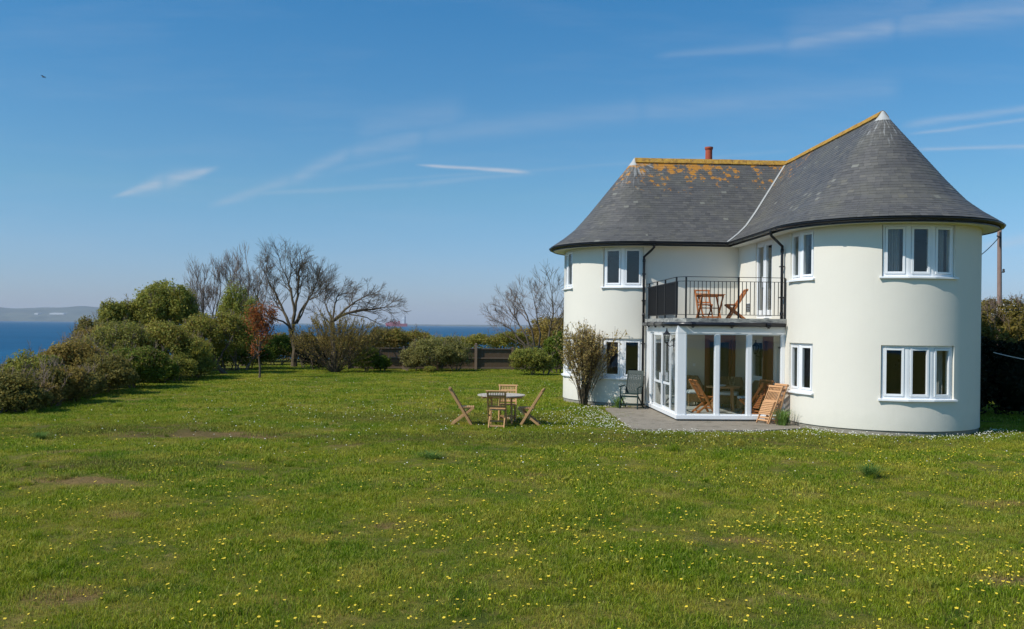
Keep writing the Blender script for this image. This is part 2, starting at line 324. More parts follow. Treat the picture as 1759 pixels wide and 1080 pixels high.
tr = t.n('ShaderNodeBsdfTranslucent'); t.l(col, tr.inputs[0])
m_ = t.n('ShaderNodeMixShader'); m_.inputs[0].default_value = .45; t.l(pp.outputs[0], m_.inputs[1]); t.l(tr.outputs[0], m_.inputs[2]); t.l(m_.outputs[0], t.out.inputs[0]); M['grass'] = t.m
M['yellow'] = mat_simple('yellow_petals', (.74, .55, .03), .7, .15, 20)
M['daisy'] = mat_simple('white_petals', (.66, .65, .56), .7, .1, 20)
# sea
t = NT('sea_water'); p = t.pos()
wv1 = t.noise(t.map(p, (.05, .12, 1)), 1.0, 6, .6); wv2 = t.noise(t.map(p, (.0015, .004, 1)), 1.0, 5, .6)
sc_ = t.mix(t.ramp(wv2, (.35, 0.0), (.65, 1.0)), (.006, .072, .155), (.010, .098, .200))
sc_ = t.mix(t.ramp(wv1, (.45, 0.0), (.62, .5)), sc_, (.004, .045, .105))
t.pbsdf(sc_, .55, 0, .12, t.bump(wv1, .5, 1.0)); M['sea'] = t.m
t = NT('far_coast_fields'); p = t.pos()
hc = t.mix(t.ramp(t.noise(t.map(p, (.0016, .0016, .006)), 1, 6, .65), (.40, 0.0), (.60, 1.0)), (.025, .050, .045), (.085, .105, .080))
t.pbsdf(hc, .95, 0, .1); M['farhill'] = t.m
M['cliff'] = mat_simple('pale_far_buildings', (.72, .71, .68), .8, .05, .01)
M['earth'] = mat_simple('rough_cliff_grass', (.07, .075, .03), .95, .4, .6, coord='Object')

# ------------------------------------------------------------ mesh helpers
def link(o, parent=None):
    COL.objects.link(o)
    if parent is not None: o.parent = parent
    return o
def tag(o, label=None, cat=None, group=None, kind=None):
    if label: o['label'] = label
    if cat: o['category'] = cat
    if group: o['group'] = group
    if kind: o['kind'] = kind
    return o
def empty(name, loc=(0, 0, 0), rz=0.0, parent=None):
    o = bpy.data.objects.new(name, None); o.empty_display_size = .2; o.location = loc; o.rotation_euler = (0, 0, rz); return link(o, parent)
class MB:
    def __init__(s): s.v = []; s.f = []; s.sm = False
    def add(s, vs, fs):
        b = len(s.v); s.v.extend([tuple(v) for v in vs]); s.f.extend([tuple(b+i for i in f) for f in fs]); return s
    def hexa(s, c):   # 8 corners: bottom 4 ccw, top 4
        return s.add(c, [(3,2,1,0), (4,5,6,7), (0,1,5,4), (1,2,6,5), (2,3,7,6), (3,0,4,7)])
    def box(s, x0, x1, y0, y1, z0, z1):
        return s.hexa([(x0,y0,z0), (x1,y0,z0), (x1,y1,z0), (x0,y1,z0), (x0,y0,z1), (x1,y0,z1), (x1,y1,z1), (x0,y1,z1)])
    def beam(s, a, b, w, h, up=(0, 0, 1)):   # box along a->b; w sideways, h along up
        a = Vector(a); b = Vector(b); d = (b-a).normalized(); u = Vector(up)
        if abs(d.dot(u)) > .98: u = Vector((1, 0, 0)) if abs(d.x) < .9 else Vector((0, 1, 0))
        sd = d.cross(u).normalized()*w/2; uu = sd.cross(d).normalized()*h/2
        return s.hexa([a-sd-uu, a+sd-uu, b+sd-uu, b-sd-uu, a-sd+uu, a+sd+uu, b+sd+uu, b-sd+uu])
    def obox(s, A, t, n, u0, u1, d0, d1, z0, z1):
        def P(u, d, z): return (A[0]+t[0]*u+n[0]*d, A[1]+t[1]*u+n[1]*d, z)
        return s.hexa([P(u0,d0,z0), P(u1,d0,z0), P(u1,d1,z0), P(u0,d1,z0), P(u0,d0,z1), P(u1,d0,z1), P(u1,d1,z1), P(u0,d1,z1)])
    def tube(s, pts, r, n=8, cap=True):
        pts = [Vector(p) for p in pts]; rs = r if isinstance(r, (list, tuple)) else [r]*len(pts); b = len(s.v); prev = None
        for i, p in enumerate(pts):
            d = ((pts[min(i+1, len(pts)-1)]-p).normalized() + (p-pts[max(i-1, 0)]).normalized())
            d = d.normalized() if d.length > 1e-6 else Vector((0, 0, 1))
            u = Vector((0, 0, 1)) if abs(d.z) < .9 else Vector((1, 0, 0))
            if prev is not None: u = prev
            x = d.cross(u).normalized(); y = x.cross(d).normalized(); prev = y
            for k in range(n):
                a = 2*PI*k/n; s.v.append(tuple(p + x*math.cos(a)*rs[i] + y*math.sin(a)*rs[i]))
        for i in range(len(pts)-1):
            for k in range(n):
                k2 = (k+1) % n; s.f.append((b+i*n+k, b+i*n+k2, b+(i+1)*n+k2, b+(i+1)*n+k))
        if cap: s.f.append(tuple(b+k for k in range(n))[::-1]); s.f.append(tuple(b+(len(pts)-1)*n+k for k in range(n)))
        return s
    def lathe(s, prof, c=(0, 0, 0), n=20):
        b = len(s.v)
        for (r, z) in prof:
            for k in range(n): a = 2*PI*k/n; s.v.append((c[0]+r*math.cos(a), c[1]+r*math.sin(a), c[2]+z))
        for i in range(len(prof)-1):
            for k in range(n): k2 = (k+1) % n; s.f.append((b+i*n+k, b+i*n+k2, b+(i+1)*n+k2, b+(i+1)*n+k))
        return s
    def build(s, name, m, parent=None, smooth=False, bevel=0.0, loc=None):
        me = bpy.data.meshes.new(name); me.from_pydata(s.v, [], s.f); me.materials.append(m)
        if smooth: me.polygons.foreach_set('use_smooth', [True]*len(me.polygons))
        me.update(); o = bpy.data.objects.new(name, me)
        if loc is not None: o.location = loc
        link(o, parent)
        if bevel:
            b = o.modifiers.new('bevel', 'BEVEL'); b.width = bevel; b.segments = 2; b.limit_method = 'ANGLE'
        return o
def npmesh(name, verts, quads, m, parent=None, tint=None, smooth=False, loc=None):
    verts = np.asarray(verts, dtype=np.float32); quads = np.asarray(quads, dtype=np.int32); k = quads.shape[1]
    me = bpy.data.meshes.new(name); me.vertices.add(len(verts)); me.vertices.foreach_set('co', verts.ravel())
    me.loops.add(quads.size); me.loops.foreach_set('vertex_index', quads.ravel())
    me.polygons.add(len(quads)); me.polygons.foreach_set('loop_start', np.arange(0, quads.size, k, dtype=np.int32))
    try: me.polygons.foreach_set('loop_total', np.full(len(quads), k, dtype=np.int32))
    except Exception: pass
    me.polygons.foreach_set('use_smooth', np.full(len(quads), bool(smooth)))
    me.update(calc_edges=True); me.materials.append(m)
    if tint is not None:
        a = me.attributes.new('tint', 'FLOAT', 'FACE'); a.data.foreach_set('value', np.asarray(tint, dtype=np.float32))
    o = bpy.data.objects.new(name, me)
    if loc is not None: o.location = loc
    return link(o, parent)
def copy_tree(o, parent=None):
    c = o.copy(); COL.objects.link(c); c.parent = parent
    for ch in list(o.children): copy_tree(ch, c)
    return c

# ------------------------------------------------------------ ground, sea, far coast
def sst(t): t = np.clip(t, 0, 1); return t*t*(3-2*t)
def gz(x, y):
    x = np.asarray(x, dtype=float); y = np.asarray(y, dtype=float)
    u = .035*np.sin(x*.55+y*.31+1.0)*np.sin(y*.42-x*.2) + .022*np.sin(x*1.3-y*.9)*np.sin(y*1.15+.7) + .012*np.sin(x*2.9+1.3)*np.sin(y*2.4)
    near = sst((24-y)/4)                      # flat round the house and the far lawn
    dist = np.hypot(x-6, (y-27)); flat = sst((dist-7)/5)
    z = u*np.maximum(.35, near)*flat
    tl = (-14.2 - x - .30*np.maximum(0, y-30))/20.0; tb = np.minimum((y-62)/30.0, 1)*sst((30-x)/40.0)
    return z - 21.0*sst(np.maximum(tl, tb)) - .02
gx = np.concatenate([[-90, -70, -55, -45], np.arange(-38, -14, 1.5), np.arange(-14, 22, .45), np.arange(22, 60, 4), [80, 120, 200, 400]])
gy = np.concatenate([[-60, -30, -10, -4, 0, 2], np.arange(3, 56, .45), np.arange(56, 95, 3), [120, 160, 250, 400]])
GX, GY = np.meshgrid(gx, gy); GZ = gz(GX, GY)
nv = np.stack([GX.ravel(), GY.ravel(), GZ.ravel()], 1); w = len(gx); idx = np.arange(len(nv)).reshape(len(gy), w)
q = np.stack([idx[:-1, :-1].ravel(), idx[:-1, 1:].ravel(), idx[1:, 1:].ravel(), idx[1:, :-1].ravel()], 1)
tag(npmesh('ground', nv, q, M['soil'], smooth=True), 'rough green lawn with worn brown patches in front of the white house', None, None, 'structure')
SEA = -18.0; SD = 24000.0
tag(MB().add([(-SD, -1500, SEA), (SD, -1500, SEA), (SD, SD, SEA), (-SD, SD, SEA)], [(0, 1, 2, 3)]).build('sea', M['sea']), 'calm blue sea reaching the horizon', None, None, 'structure')
def far_land(name, D, us, hs, label, depth=1800):
    n = 240; u = np.interp(np.linspace(0, 1, n), np.linspace(0, 1, len(us)), us); h = np.interp(u, us, hs)
    h = h*(1+.012*np.sin(u*70)+.010*np.sin(u*173+1)); rows = []
    for k, (fd, fh) in enumerate([(0, 0), (.06, .28), (.25, .55), (.6, .85), (1.0, 1.0), (1.6, .6), (2.4, 0)]):
        rows.append(np.stack([u*(D+fd*depth), np.full(n, D+fd*depth) + 120*np.sin(u*40+k), SEA-1+h*fh*(1+.04*np.sin(u*60*(1+k*.3)+k*2))*(D+fd*depth)/D], 1))
    v = np.concatenate(rows); id_ = np.arange(len(v)).reshape(len(rows), n)
    qq = np.stack([id_[:-1, :-1].ravel(), id_[:-1, 1:].ravel(), id_[1:, 1:].ravel(), id_[1:, :-1].ravel()], 1)
    return tag(npmesh(name, v, qq, M['farhill'], smooth=True), label, None, None, 'structure')
far_land('far_headland', 20000, [-.80, -.70, -.565, -.53, -.50, -.4587, -.42, -.36, -.30, -.26], [290, 300, 302, 288, 322, 345, 325, 240, 110, 0], 'low hazy blue headland across the sea')
far_land('far_shore', 22000, [-.26, -.10, 0, .2, .45, .8, 1.1], [20, 32, 46, 58, 70, 80, 60], 'thin pale shore line on the horizon', 1500)
for (px_, w_, h_) in ((92, 190, 16), (104, 130, 12), (62, 80, 12)):
    X, Y, Z = at(px_, 537.5, 20400)
    o = MB().hexa([(-w_/2, 0, -34), (w_/2, 0, -34), (w_/2, 240, -34), (-w_/2, 240, -34), (-w_/2, 0, 0), (w_/2, 0, 0), (w_/2*.9, 240, h_*.5), (-w_/2*.9, 240, h_*.5)]).build('chalk_face', M['cliff'], None, loc=(X, Y, Z))
    tag(o, 'small white patch on the far headland, %s' % {92: 'widest of the three', 104: 'rightmost of the three', 62: 'leftmost of the three'}[px_], 'chalk face')

# ship
X, Y, _ = at(681, 560, 10500)
sh = empty('cargo_ship', (X, Y, SEA)); tag(sh, 'red hulled cargo ship with white bridge on the horizon', 'ship'); sh.scale = (1, 1, 1.7)
hb = MB(); Ls, Wd = 125.0, 16.0
st_ = [(-Ls, .25, 26), (-Ls*.9, .8, 22), (-Ls*.5, 1, 20), (Ls*.6, 1, 20), (Ls*.92, .9, 21), (Ls, .7, 21)]
b0 = []
for (x, wf, hh) in st_: b0 += [(x, -Wd*wf*.8, 0), (x, -Wd*wf, hh), (x, Wd*wf, hh), (x, Wd*wf*.8, 0)]
fs = []
for i in range(len(st_)-1):
    for k in range(4): k2 = (k+1) % 4; fs.append((i*4+k, (i+1)*4+k, (i+1)*4+k2, i*4+k2))
fs += [(0, 1, 2, 3), (23, 22, 21, 20)]
hb.add(b0, fs).build('hull', M['red'], sh)
d = MB()
for i in range(6): d.box(-100+i*24, -82+i*24, -11, 11, 20, 32+(i % 2)*7)
d.build('deck_cargo', M['red'], sh)
MB().box(62, 88, -12, 12, 20, 55).box(58, 92, -15, 15, 46, 52).box(70, 84, -8, 8, 55, 64).build('bridge', M['white'], sh)
MB().box(94, 103, -5, 5, 20, 70).build('funnel', M['navy'], sh)

# ------------------------------------------------------------ the house
TH = .042; JX, JY = 9.023, 29.935; R = 2.26; LB, LA = 5.07, 7.0; EV = 4.98; OV = .41
ct, st = math.cos(TH), math.sin(TH)
def HW(x, y, z=0.0): return (JX + x*ct - y*st, JY + x*st + y*ct, z)
house = empty('house', (JX, JY, 0), TH)
tag(house, 'white rendered two storey seaside house with two rounded ends and slate roofs', 'house')
CLc, CRc = (-LB, 0.0), (0.0, -LA)
segs = []
L1 = LB-R; LA1 = LA-R; AR = PI*R
S0 = [0, L1, L1+AR, L1+AR+LB+R, L1+AR+LB+R+R+LA, L1+AR+LB+R+R+LA+AR, L1+AR+LB+R+R+LA+AR+LA1]
def P(s, off=0.0):
    """point on the wall line at s, moved outwards by off, and the outward normal"""
    if s <= S0[1]: n = (0, -1); p = (-R-s, -R)
    elif s <= S0[2]: a = -PI/2-(s-S0[1])/R; n = (math.cos(a), math.sin(a)); p = (CLc[0]+R*n[0], CLc[1]+R*n[1])
    elif s <= S0[3]: n = (0, 1); p = (-LB+(s-S0[2]), R)
    elif s <= S0[4]: n = (1, 0); p = (R, R-(s-S0[3]))
    elif s <= S0[5]: a = -(s-S0[4])/R; n = (math.cos(a), math.sin(a)); p = (CRc[0]+R*n[0], CRc[1]+R*n[1])
    else: n = (-1, 0); p = (-R, -LA+(s-S0[5]))
    return (p[0]+n[0]*off, p[1]+n[1]*off), n
def sBarc(deg): return S0[1] + R*(-PI/2-math.radians(deg if deg < 0 else deg-360))
def sAarc(deg): return S0[4] + R*(-math.radians(deg if deg < 0 else deg-360))
OP = []   # wall openings (s0, s1, z0, z1, panes, name)
UP, LO = (3.64, 4.84), (.86, 2.06)
OP.append((sBarc(-92.5), sBarc(-124), *UP, 2, 'B_front_up')); OP.append((sBarc(-92.5), sBarc(-124), *LO, 2, 'B_front_low'))
OP.append((sBarc(-158), sBarc(-187), *UP, 2, 'B_side_up')); OP.append((sBarc(-158), sBarc(-187), *LO, 2, 'B_side_low'))
OP.append((sAarc(-70.2), sAarc(-114), *UP, 3, 'A_front_up')); OP.append((sAarc(-70.2), sAarc(-114), .83, 2.06, 3, 'A_front_low'))
OP.append((sAarc(-156.5), S0[5]+.20, *UP, 2, 'A_side_up')); OP.append((sAarc(-156.5), S0[5]+.20, *LO, 2, 'A_side_low'))
OP.append((S0[5]+(-5.40+LA), S0[5]+(-3.95+LA), 2.70, 4.84, 0, 'door'))
OP.append((S0[5]+(-4.66+LA), S0[5]+(-3.62+LA), .95, 2.12, 1, 'porch_win'))
OP.append((S0[5]+(-5.55+LA), S0[5]+(-4.76+LA), .10, 2.14, -1, 'porch_door_A'))
OP.append((3.22-R, S0[0]+.10, .10, 2.14, -1, 'porch_door_B'))
OP = [(min(a, b), max(a, b), z0, z1, n, k) for (a, b, z0, z1, n, k) in OP]
sb = set(S0)
for i in range(1, 6):
    pass
for k in range(97): sb.add(S0[1]+AR*k/96); sb.add(S0[4]+AR*k/96)
for o in OP: sb.add(o[0]); sb.add(o[1])
sb = sorted(sb); s2 = [sb[0]]
for x in sb[1:]:
    if x-s2[-1] > .004: s2.append(x)
    elif any(abs(x-o[0]) < 1e-9 or abs(x-o[1]) < 1e-9 for o in OP) or x in S0: s2[-1] = x
zb = sorted({.10, EV-.10} | {o[2] for o in OP} | {o[3] for o in OP})
wb = MB(); ib = MB()
def inop(s, z): return next((o for o in OP if o[0] < s < o[1] and o[2] < z < o[3]), None)
for i in range(len(s2)-1):
    sa, sbb = s2[i], s2[i+1]; e = 1e-7
    for j in range(len(zb)-1):
        z0, z1 = zb[j], zb[j+1]
        if inop((sa+sbb)/2, (z0+z1)/2): continue
        A, _ = P(sa+e); B, _ = P(sbb-e)
        wb.add([(*B, z0), (*A, z0), (*A, z1), (*B, z1)], [(0, 1, 2, 3)])
        A, _ = P(sa+e, -.25); B, _ = P(sbb-e, -.25)
        ib.add([(*A, z0), (*B, z0), (*B, z1), (*A, z1)], [(0, 1, 2, 3)])
for (a, b, z0, z1, n, k) in OP:
    ss = [a]+[x for x in s2 if a < x < b]+[b]
    for i in range(len(ss)-1):
        A, _ = P(ss[i]); B, _ = P(ss[i+1]-1e-7); C, _ = P(ss[i]+1e-7, -.25); D, _ = P(ss[i+1]-1e-7, -.25)
        wb.add([(*A, z0), (*B, z0), (*D, z0), (*C, z0)], [(0, 1, 2, 3)]); wb.add([(*A, z1), (*B, z1), (*D, z1), (*C, z1)], [(3, 2, 1, 0)])
    for s in (a, b-1e-7):
        A, _ = P(s); C, _ = P(s, -.25); wb.add([(*A, z0), (*C, z0), (*C, z1), (*A, z1)], [(0, 1, 2, 3)])
# underside of the render, standing 2 cm proud of the plinth
wb.build('wall', M['wall'], house); M['dim_room'] = mat_simple('dimmed_room_lining', (.20, .175, .14), .9, .08, 2)  # room shade put into the wall and ceiling colour, darkens the panes
ib.build('interior_wall', M['dim_room'], house)
pl_ = MB()
for i in range(len(s2)-1):
    A, _ = P(s2[i]+1e-7, .0); B, _ = P(s2[i+1]-1e-7, .0); A2, _ = P(s2[i]+1e-7, -.025); B2, _ = P(s2[i+1]-1e-7, -.025)
    pl_.add([(*B2, -.30), (*A2, -.30), (*A2, .10), (*B2, .10)], [(0, 1, 2, 3)]); pl_.add([(*A, .10), (*B, .10), (*B2, .10), (*A2, .10)], [(0, 1, 2, 3)])
pl_.build('plinth', M['plinth'], house)
# floors inside, a cross wall in each wing, ceiling
def slab(mb, r, z0, z1):
    pts = [(-r, -r)] + [(-LB+r*math.cos(-PI/2-PI*k/24), r*math.sin(-PI/2-PI*k/24)) for k in range(25)] + [(r, r)] + [(r*math.cos(-PI*k/24), -LA+r*math.sin(-PI*k/24)) for k in range(25)]
    n = len(pts); mb.add([(*p, z0) for p in pts]+[(*p, z1) for p in pts], [tuple(range(n)), tuple(range(n, 2*n))[::-1]]+[(i, n+i, n+(i+1) % n, (i+1) % n) for i in range(n)])
fb = MB(); slab(fb, R-.255, .0, .06); slab(fb, R-.255, 2.35, 2.40)
fb.build('interior_floor', mat_simple('brown_carpet', (.22, .17, .13), .95, .1, 4), house)
cb_ = MB(); slab(cb_, R-.255, EV-.12, EV-.09); cb_.build('ceiling', M['dim_room'], house)
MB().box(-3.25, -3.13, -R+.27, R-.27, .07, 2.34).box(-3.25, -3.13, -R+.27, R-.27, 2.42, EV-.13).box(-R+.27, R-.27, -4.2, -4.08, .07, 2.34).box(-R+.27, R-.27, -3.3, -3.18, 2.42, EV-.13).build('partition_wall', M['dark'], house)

def chordframe(a, b, off):
    A, _ = P(a+1e-6, off); B, _ = P(b-1e-6, off); t = Vector((B[0]-A[0], B[1]-A[1])); ln = t.length; t.normalize()
    n = Vector((t.y, -t.x)); _, nn = P((a+b)/2)
    if n.x*nn[0]+n.y*nn[1] < 0: n = -n
    return A, t, n, ln
def make_window(a, b, z0, z1, n, label=None):
    ss = [a+(b-a)*i/n for i in range(n+1)]
    fm = MB(); fw = .055; zt = z1-.003; zbm = z0+.003
    for i in range(n):
        A, t, nn, ln = chordframe(ss[i], ss[i+1], -.115)
        l0 = .004 if i == 0 else 0; l1 = ln-.004 if i == n-1 else ln
        w0 = fw if i == 0 else fw*.95; w1 = fw if i == n-1 else fw*.95
        fm.obox(A, t, nn, l0, w0, 0, .07, zbm, zt); fm.obox(A, t, nn, ln-w1, l1, 0, .07, zbm, zt)
        fm.obox(A, t, nn, w0, ln-w1, 0, .068, zt-fw, zt); fm.obox(A, t, nn, w0, ln-w1, 0, .068, zbm, zbm+fw)
    for i in range(1, n):   # mullion post filling the outside angle between two casements
        p, nn = P(ss[i], -.115); fm.tube([(p[0]+nn[0]*.035, p[1]+nn[1]*.035, zbm), (p[0]+nn[0]*.035, p[1]+nn[1]*.035, zt)], .036, 10)
    w = fm.build('window', M['upvc'], house, bevel=.004)
    if label: w['label'] = label
    for i in range(n):
        A, t, nn, ln = chordframe(ss[i], ss[i+1], -.115)
        b0, b1 = fw+.004, ln-fw-.004; c0, c1 = zbm+fw+.004, zt-fw-.004; g = .052; s = MB()
        s.obox(A, t, nn, b0, b0+g, .02, .088, c0, c1); s.obox(A, t, nn, b1-g, b1, .02, .088, c0, c1)
        s.obox(A, t, nn, b0+g, b1-g, .02, .086, c0, c0+g); s.obox(A, t, nn, b0+g, b1-g, .02, .086, c1-g, c1)
        s.build('sash', M['upvc'], w, bevel=.004)
        MB().obox(A, t, nn, b0+g-.004, b1-g+.004, .045, .052, c0+g-.004, c1-g+.004).build('pane', M['glass'], w)
    sm = MB()
    q = []
    for s in [a-.05]+ss[1:-1]+[b+.05]:
        (xo, yo), nn = P(s, .075); (xi, yi), _ = P(s, -.05); q.append(((xo, yo), (xi, yi)))
    for i in range(len(q)-1):
        (o0, i0), (o1, i1) = q[i], q[i+1]
        sm.hexa([(*o1, z0-.045), (*o0, z0-.045), (*i0, z0-.045), (*i1, z0-.045), (*o1, z0-.008), (*o0, z0-.008), (*i0, z0+.012), (*i1, z0+.012)])
    sm.build('sill', M['upvc'], w)
    return w
for (a, b, z0, z1, n, k) in OP:
    if n > 0: make_window(a, b, z0, z1, n)
# glazed door to the balcony
(a, b, z0, z1, n, k) = next(o for o in OP if o[5] == 'door')
A, t_, nn, ln = chordframe(a, b, -.115)
w = MB()
w.obox(A, t_, nn, .004, .06, 0, .07, z0, z1-.003).obox(A, t_, nn, ln-.06, ln-.004, 0, .07, z0, z1-.003).obox(A, t_, nn, .06, ln-.06, 0, .068, z1-.063, z1-.003).obox(A, t_, nn, .06, ln-.06, 0, .068, z0, z0+.06).obox(A, t_, nn, ln/2-.04, ln/2+.04, 0, .069, z0+.06, z1-.063)
bd = w.build('balcony_door', M['upvc'], house, bevel=.004)
for u0, u1 in ((.064, ln/2-.044), (ln/2+.044, ln-.064)):
    s = MB(); c0, c1, g = z0+.064, z1-.067, .07
    s.obox(A, t_, nn, u0, u0+g, .02, .085, c0, c1).obox(A, t_, nn, u1-g, u1, .02, .085, c0, c1).obox(A, t_, nn, u0+g, u1-g, .02, .083, c0, c0+.16).obox(A, t_, nn, u0+g, u1-g, .02, .083, c1-g, c1)
    s.build('door_leaf', M['upvc'], bd, bevel=.004)
    MB().obox(A, t_, nn, u0+g-.004, u1-g+.004, .045, .052, c0+.156, c1-g+.004).build('pane', M['glass'], bd)
MB().obox(A, t_, nn, ln/2+.055, ln/2+.085, .09, .13, z0+.85, z0+1.15).build('door_handle', M['upvc'], bd)
# brown doors inside the porch
for nm in ('porch_door_A', 'porch_door_B'):
    (a, b, z0, z1, n, k) = next(o for o in OP if o[5] == nm)
    A, t_, nn, ln = chordframe(a, b, 0)
    w = MB(); w.obox(A, t_, nn, -.04, .075, -.12, .02, z0, z1+.05).obox(A, t_, nn, ln-.075, ln+.04, -.12, .02, z0, z1+.05).obox(A, t_, nn, .075, ln-.075, -.12, .018, z1-.07, z1+.05)
    dr = w.build('inner_door', M['brown'], house, bevel=.005)
    if nm.endswith('A'): MB().obox(A, t_, nn, .077, ln-.077, -.10, -.06, z0, z1-.072).build('door_leaf', M['brown'], dr)
    else:
        MB().obox(A, t_, nn, .077, .14, -.10, -.06, z0, z1-.072).obox(A, t_, nn, ln-.14, ln-.077, -.10, -.06, z0, z1-.072).obox(A, t_, nn, .14, ln-.14, -.10, -.062, z1-.16, z1-.072).obox(A, t_, nn, .14, ln-.14, -.10, -.062, z0, z0+.2).build('door_leaf', M['brown'], dr)
        MB().obox(A, t_, nn, .138, ln-.138, -.084, -.078, z0+.198, z1-.158).build('pane', M['glass'], dr)

# ---- roof
PR = [(0.0, 2.70, EV), (None, 2.32, 5.235), (None, 1.95, 5.53), (None, 1.5, 6.04), (None, 0.0, 7.92)]
pr_l = [0.0]
for i in range(1, len(PR)): pr_l.append(pr_l[-1]+math.hypot(PR[i][1]-PR[i-1][1], PR[i][2]-PR[i-1][2]))
def prof(l):
    return float(np.interp(l, pr_l, [p[1] for p in PR])), float(np.interp(l, pr_l, [p[2] for p in PR]))
LT = pr_l[-1]
def nrm(l):
    r0, z0 = prof(max(0, l-.03)); r1, z1 = prof(min(LT, l+.03)); d = math.hypot(r1-r0, z1-z0); return ((z1-z0)/d, (r0-r1)/d)   # (outward, up)
# the six roof faces; each gives a point for (u in 0..1, r, z)
def fB(u, r): return (-LB+u*(LB-r), -r)           # front face of left wing, runs to the valley
def fA(u, r): return (-r, -LA+u*(LA-r))           # left face of right wing
def fCL(u, r): a = PI/2+u*PI; return (-LB+r*math.cos(a), r*math.sin(a))
def fCR(u, r): a = -PI+u*PI; return (r*math.cos(a), -LA+r*math.sin(a))
def fBk(u, r): return (-LB+u*(LB+r), r)
def fRt(u, r): return (r, -LA+u*(LA+r))
faces = [(fB, lambda r: LB-r, 'f', True), (fA, lambda r: LA-r, 'f', True), (fCL, lambda r: PI*r, 'c', False), (fCR, lambda r: PI*r, 'c', True), (fBk, lambda r: LB+r, 'f', False), (fRt, lambda r: LA+r, 'f', False)]
rb = MB(); NL = 24
for (f, ln_, kind, vis) in faces:
    nu = 28 if kind == 'c' else 1
    for i in range(NL):
        l0, l1 = LT*i/NL, LT*(i+1)/NL; (r0, z0), (r1, z1) = prof(l0), prof(l1)
        for k in range(nu):
            u0, u1 = k/nu, (k+1)/nu
            rb.add([(*f(u0, r0), z0-.03), (*f(u1, r0), z0-.03), (*f(u1, r1), z1-.03), (*f(u0, r1), z1-.03)], [(0, 1, 2, 3)])
roof = rb.build('roof', M['felt'], house)
GA = .102; sv = []; sq = []; stint = []; near = []
def slate(pts8, tint, dkey):
    b = len(sv); sv.extend(pts8); 
    fs_ = [(b+4, b+5, b+6, b+7), (b, b+1, b+5, b+4), (b+1, b+2, b+6, b+5), (b+3, b, b+4, b+7)]
    sq.append(fs_); stint.append(tint); near.append(dkey)
nco = int(LT/GA)
for fi, (f, ln_, kind, vis) in enumerate(faces):
    for k in range(nco):
        l0 = k*GA; l1 = min(LT-.005, l0+GA*2.1); r0, z0 = prof(l0); r1, z1 = prof(l1)
        if kind == 'c' and r0 < .20: continue
        length = ln_(r0); wdt = .175 if kind == 'f' else .168
        if kind == 'c' and r0 < .8: wdt = .12
        n_ = max(1, int(round(length/wdt))); offu = (.5 if k % 2 else 0)+rnd.uniform(-.12, .12)
        edges = [0.0]
        if kind == 'f': edges += [min(1, max(0, ((j+offu+rnd.uniform(-.13, .13))*wdt)/length)) for j in range(0, n_+2)]
        else: edges += [min(1, max(0, (j+offu+rnd.uniform(-.13, .13))/n_)) for j in range(0, n_+1)]
        edges.append(1.0); edges = sorted(set(edges)); edges = [edges[0]]+[e_ for p_, e_ in zip(edges, edges[1:]) if e_-p_ > .02/max(length, .1)]
        if edges[-1] < 1.0: edges[-1] = 1.0
        for j in range(len(edges)-1):
            u0, u1 = edges[j], edges[j+1]; gp = min(.0011/length, (u1-u0)*.1)
            no, nu_ = nrm(l0); lift = .011+rnd.uniform(-.001, .0015); lo_ = rnd.uniform(-.004, .003)
            q0, zq = prof(max(0.0, l0+lo_)) if k else (r0+.015, z0-.012)
            def pt(u, r, z, h):
                r2 = r+no*h; x, y = f(u, r2) if kind == 'c' else f(u, r)
                if kind != 'c':
                    if f in (fB,): y -= no*h
                    elif f is fA: x -= no*h
                    elif f is fBk: y += no*h
                    else: x += no*h
                return (x, y, z+nu_*h)
            ua0, ua1 = (u0+gp if u0 > 0 else 0.0), (u1-gp if u1 < 1 else 1.0)
            if kind == 'f':   # keep the joints running up the slope, not fanning
                L0_, L1_ = ln_(q0), ln_(r1)
                ub0, ub1 = (ua0*L0_/L1_ if u0 > 0 else ua0), (ua1*L0_/L1_ if u1 < 1 else ua1)
                ub0, ub1 = min(1, ub0), min(1, ub1)
                if f in (fBk, fRt): pass
            else: ub0, ub1 = ua0, ua1
            B_ = [pt(ua0, q0, zq, .002), pt(ua1, q0, zq, .002), pt(ub1, r1, z1, -.004), pt(ub0, r1, z1, -.004)]
            T_ = [pt(ua0, q0, zq, lift+.004), pt(ua1, q0, zq, lift+.004), pt(ub1, r1, z1, .005), pt(ub0, r1, z1, .005)]
            ti = rnd.gauss(.42, .17); ti = min(.94, max(0, ti)); 
            if rnd.random() < .009: ti = 1.0
            cx, cy = T_[0][0], T_[0][1]; X, Y, _ = HW(cx, cy); dd = math.hypot(X, Y)
            facing = -1 if not vis else 1
            if kind == 'c':
                nx, ny = cx-(CRc[0] if f is fCR else CLc[0]), cy-(CRc[1] if f is fCR else CLc[1]); X0, Y0, _ = HW(0, 0); nX, nY = nx*ct-ny*st, nx*st+ny*ct
                facing = -(nX*X+nY*Y)/(math.hypot(nX, nY)*dd+1e-6)
            key = (dd/(facing+.2) if facing > .25 else 1e6)
            if abs(u1-u0)*length < wdt*.8: key = 1e6
            slate(B_+T_, ti, key)
order = np.argsort(near); chosen = set(int(i) for i in order[:300])
vs_all = np.array(sv, dtype=np.float32)
qs = []; tt = []
for i, fs_ in enumerate(sq):
    if i in chosen: continue
    qs.extend(fs_); tt.extend([stint[i]]*4)
o = npmesh('slates', vs_all, qs, M['slate'], roof, tt); o['kind'] = 'stuff'
for i in sorted(chosen):
    b = sq[i][0][0]-4; fs_ = [tuple(x-b for x in f_) for f_ in sq[i]]
    npmesh('slate', vs_all[b:b+8], fs_, M['slate'], roof, [stint[i]]*4)
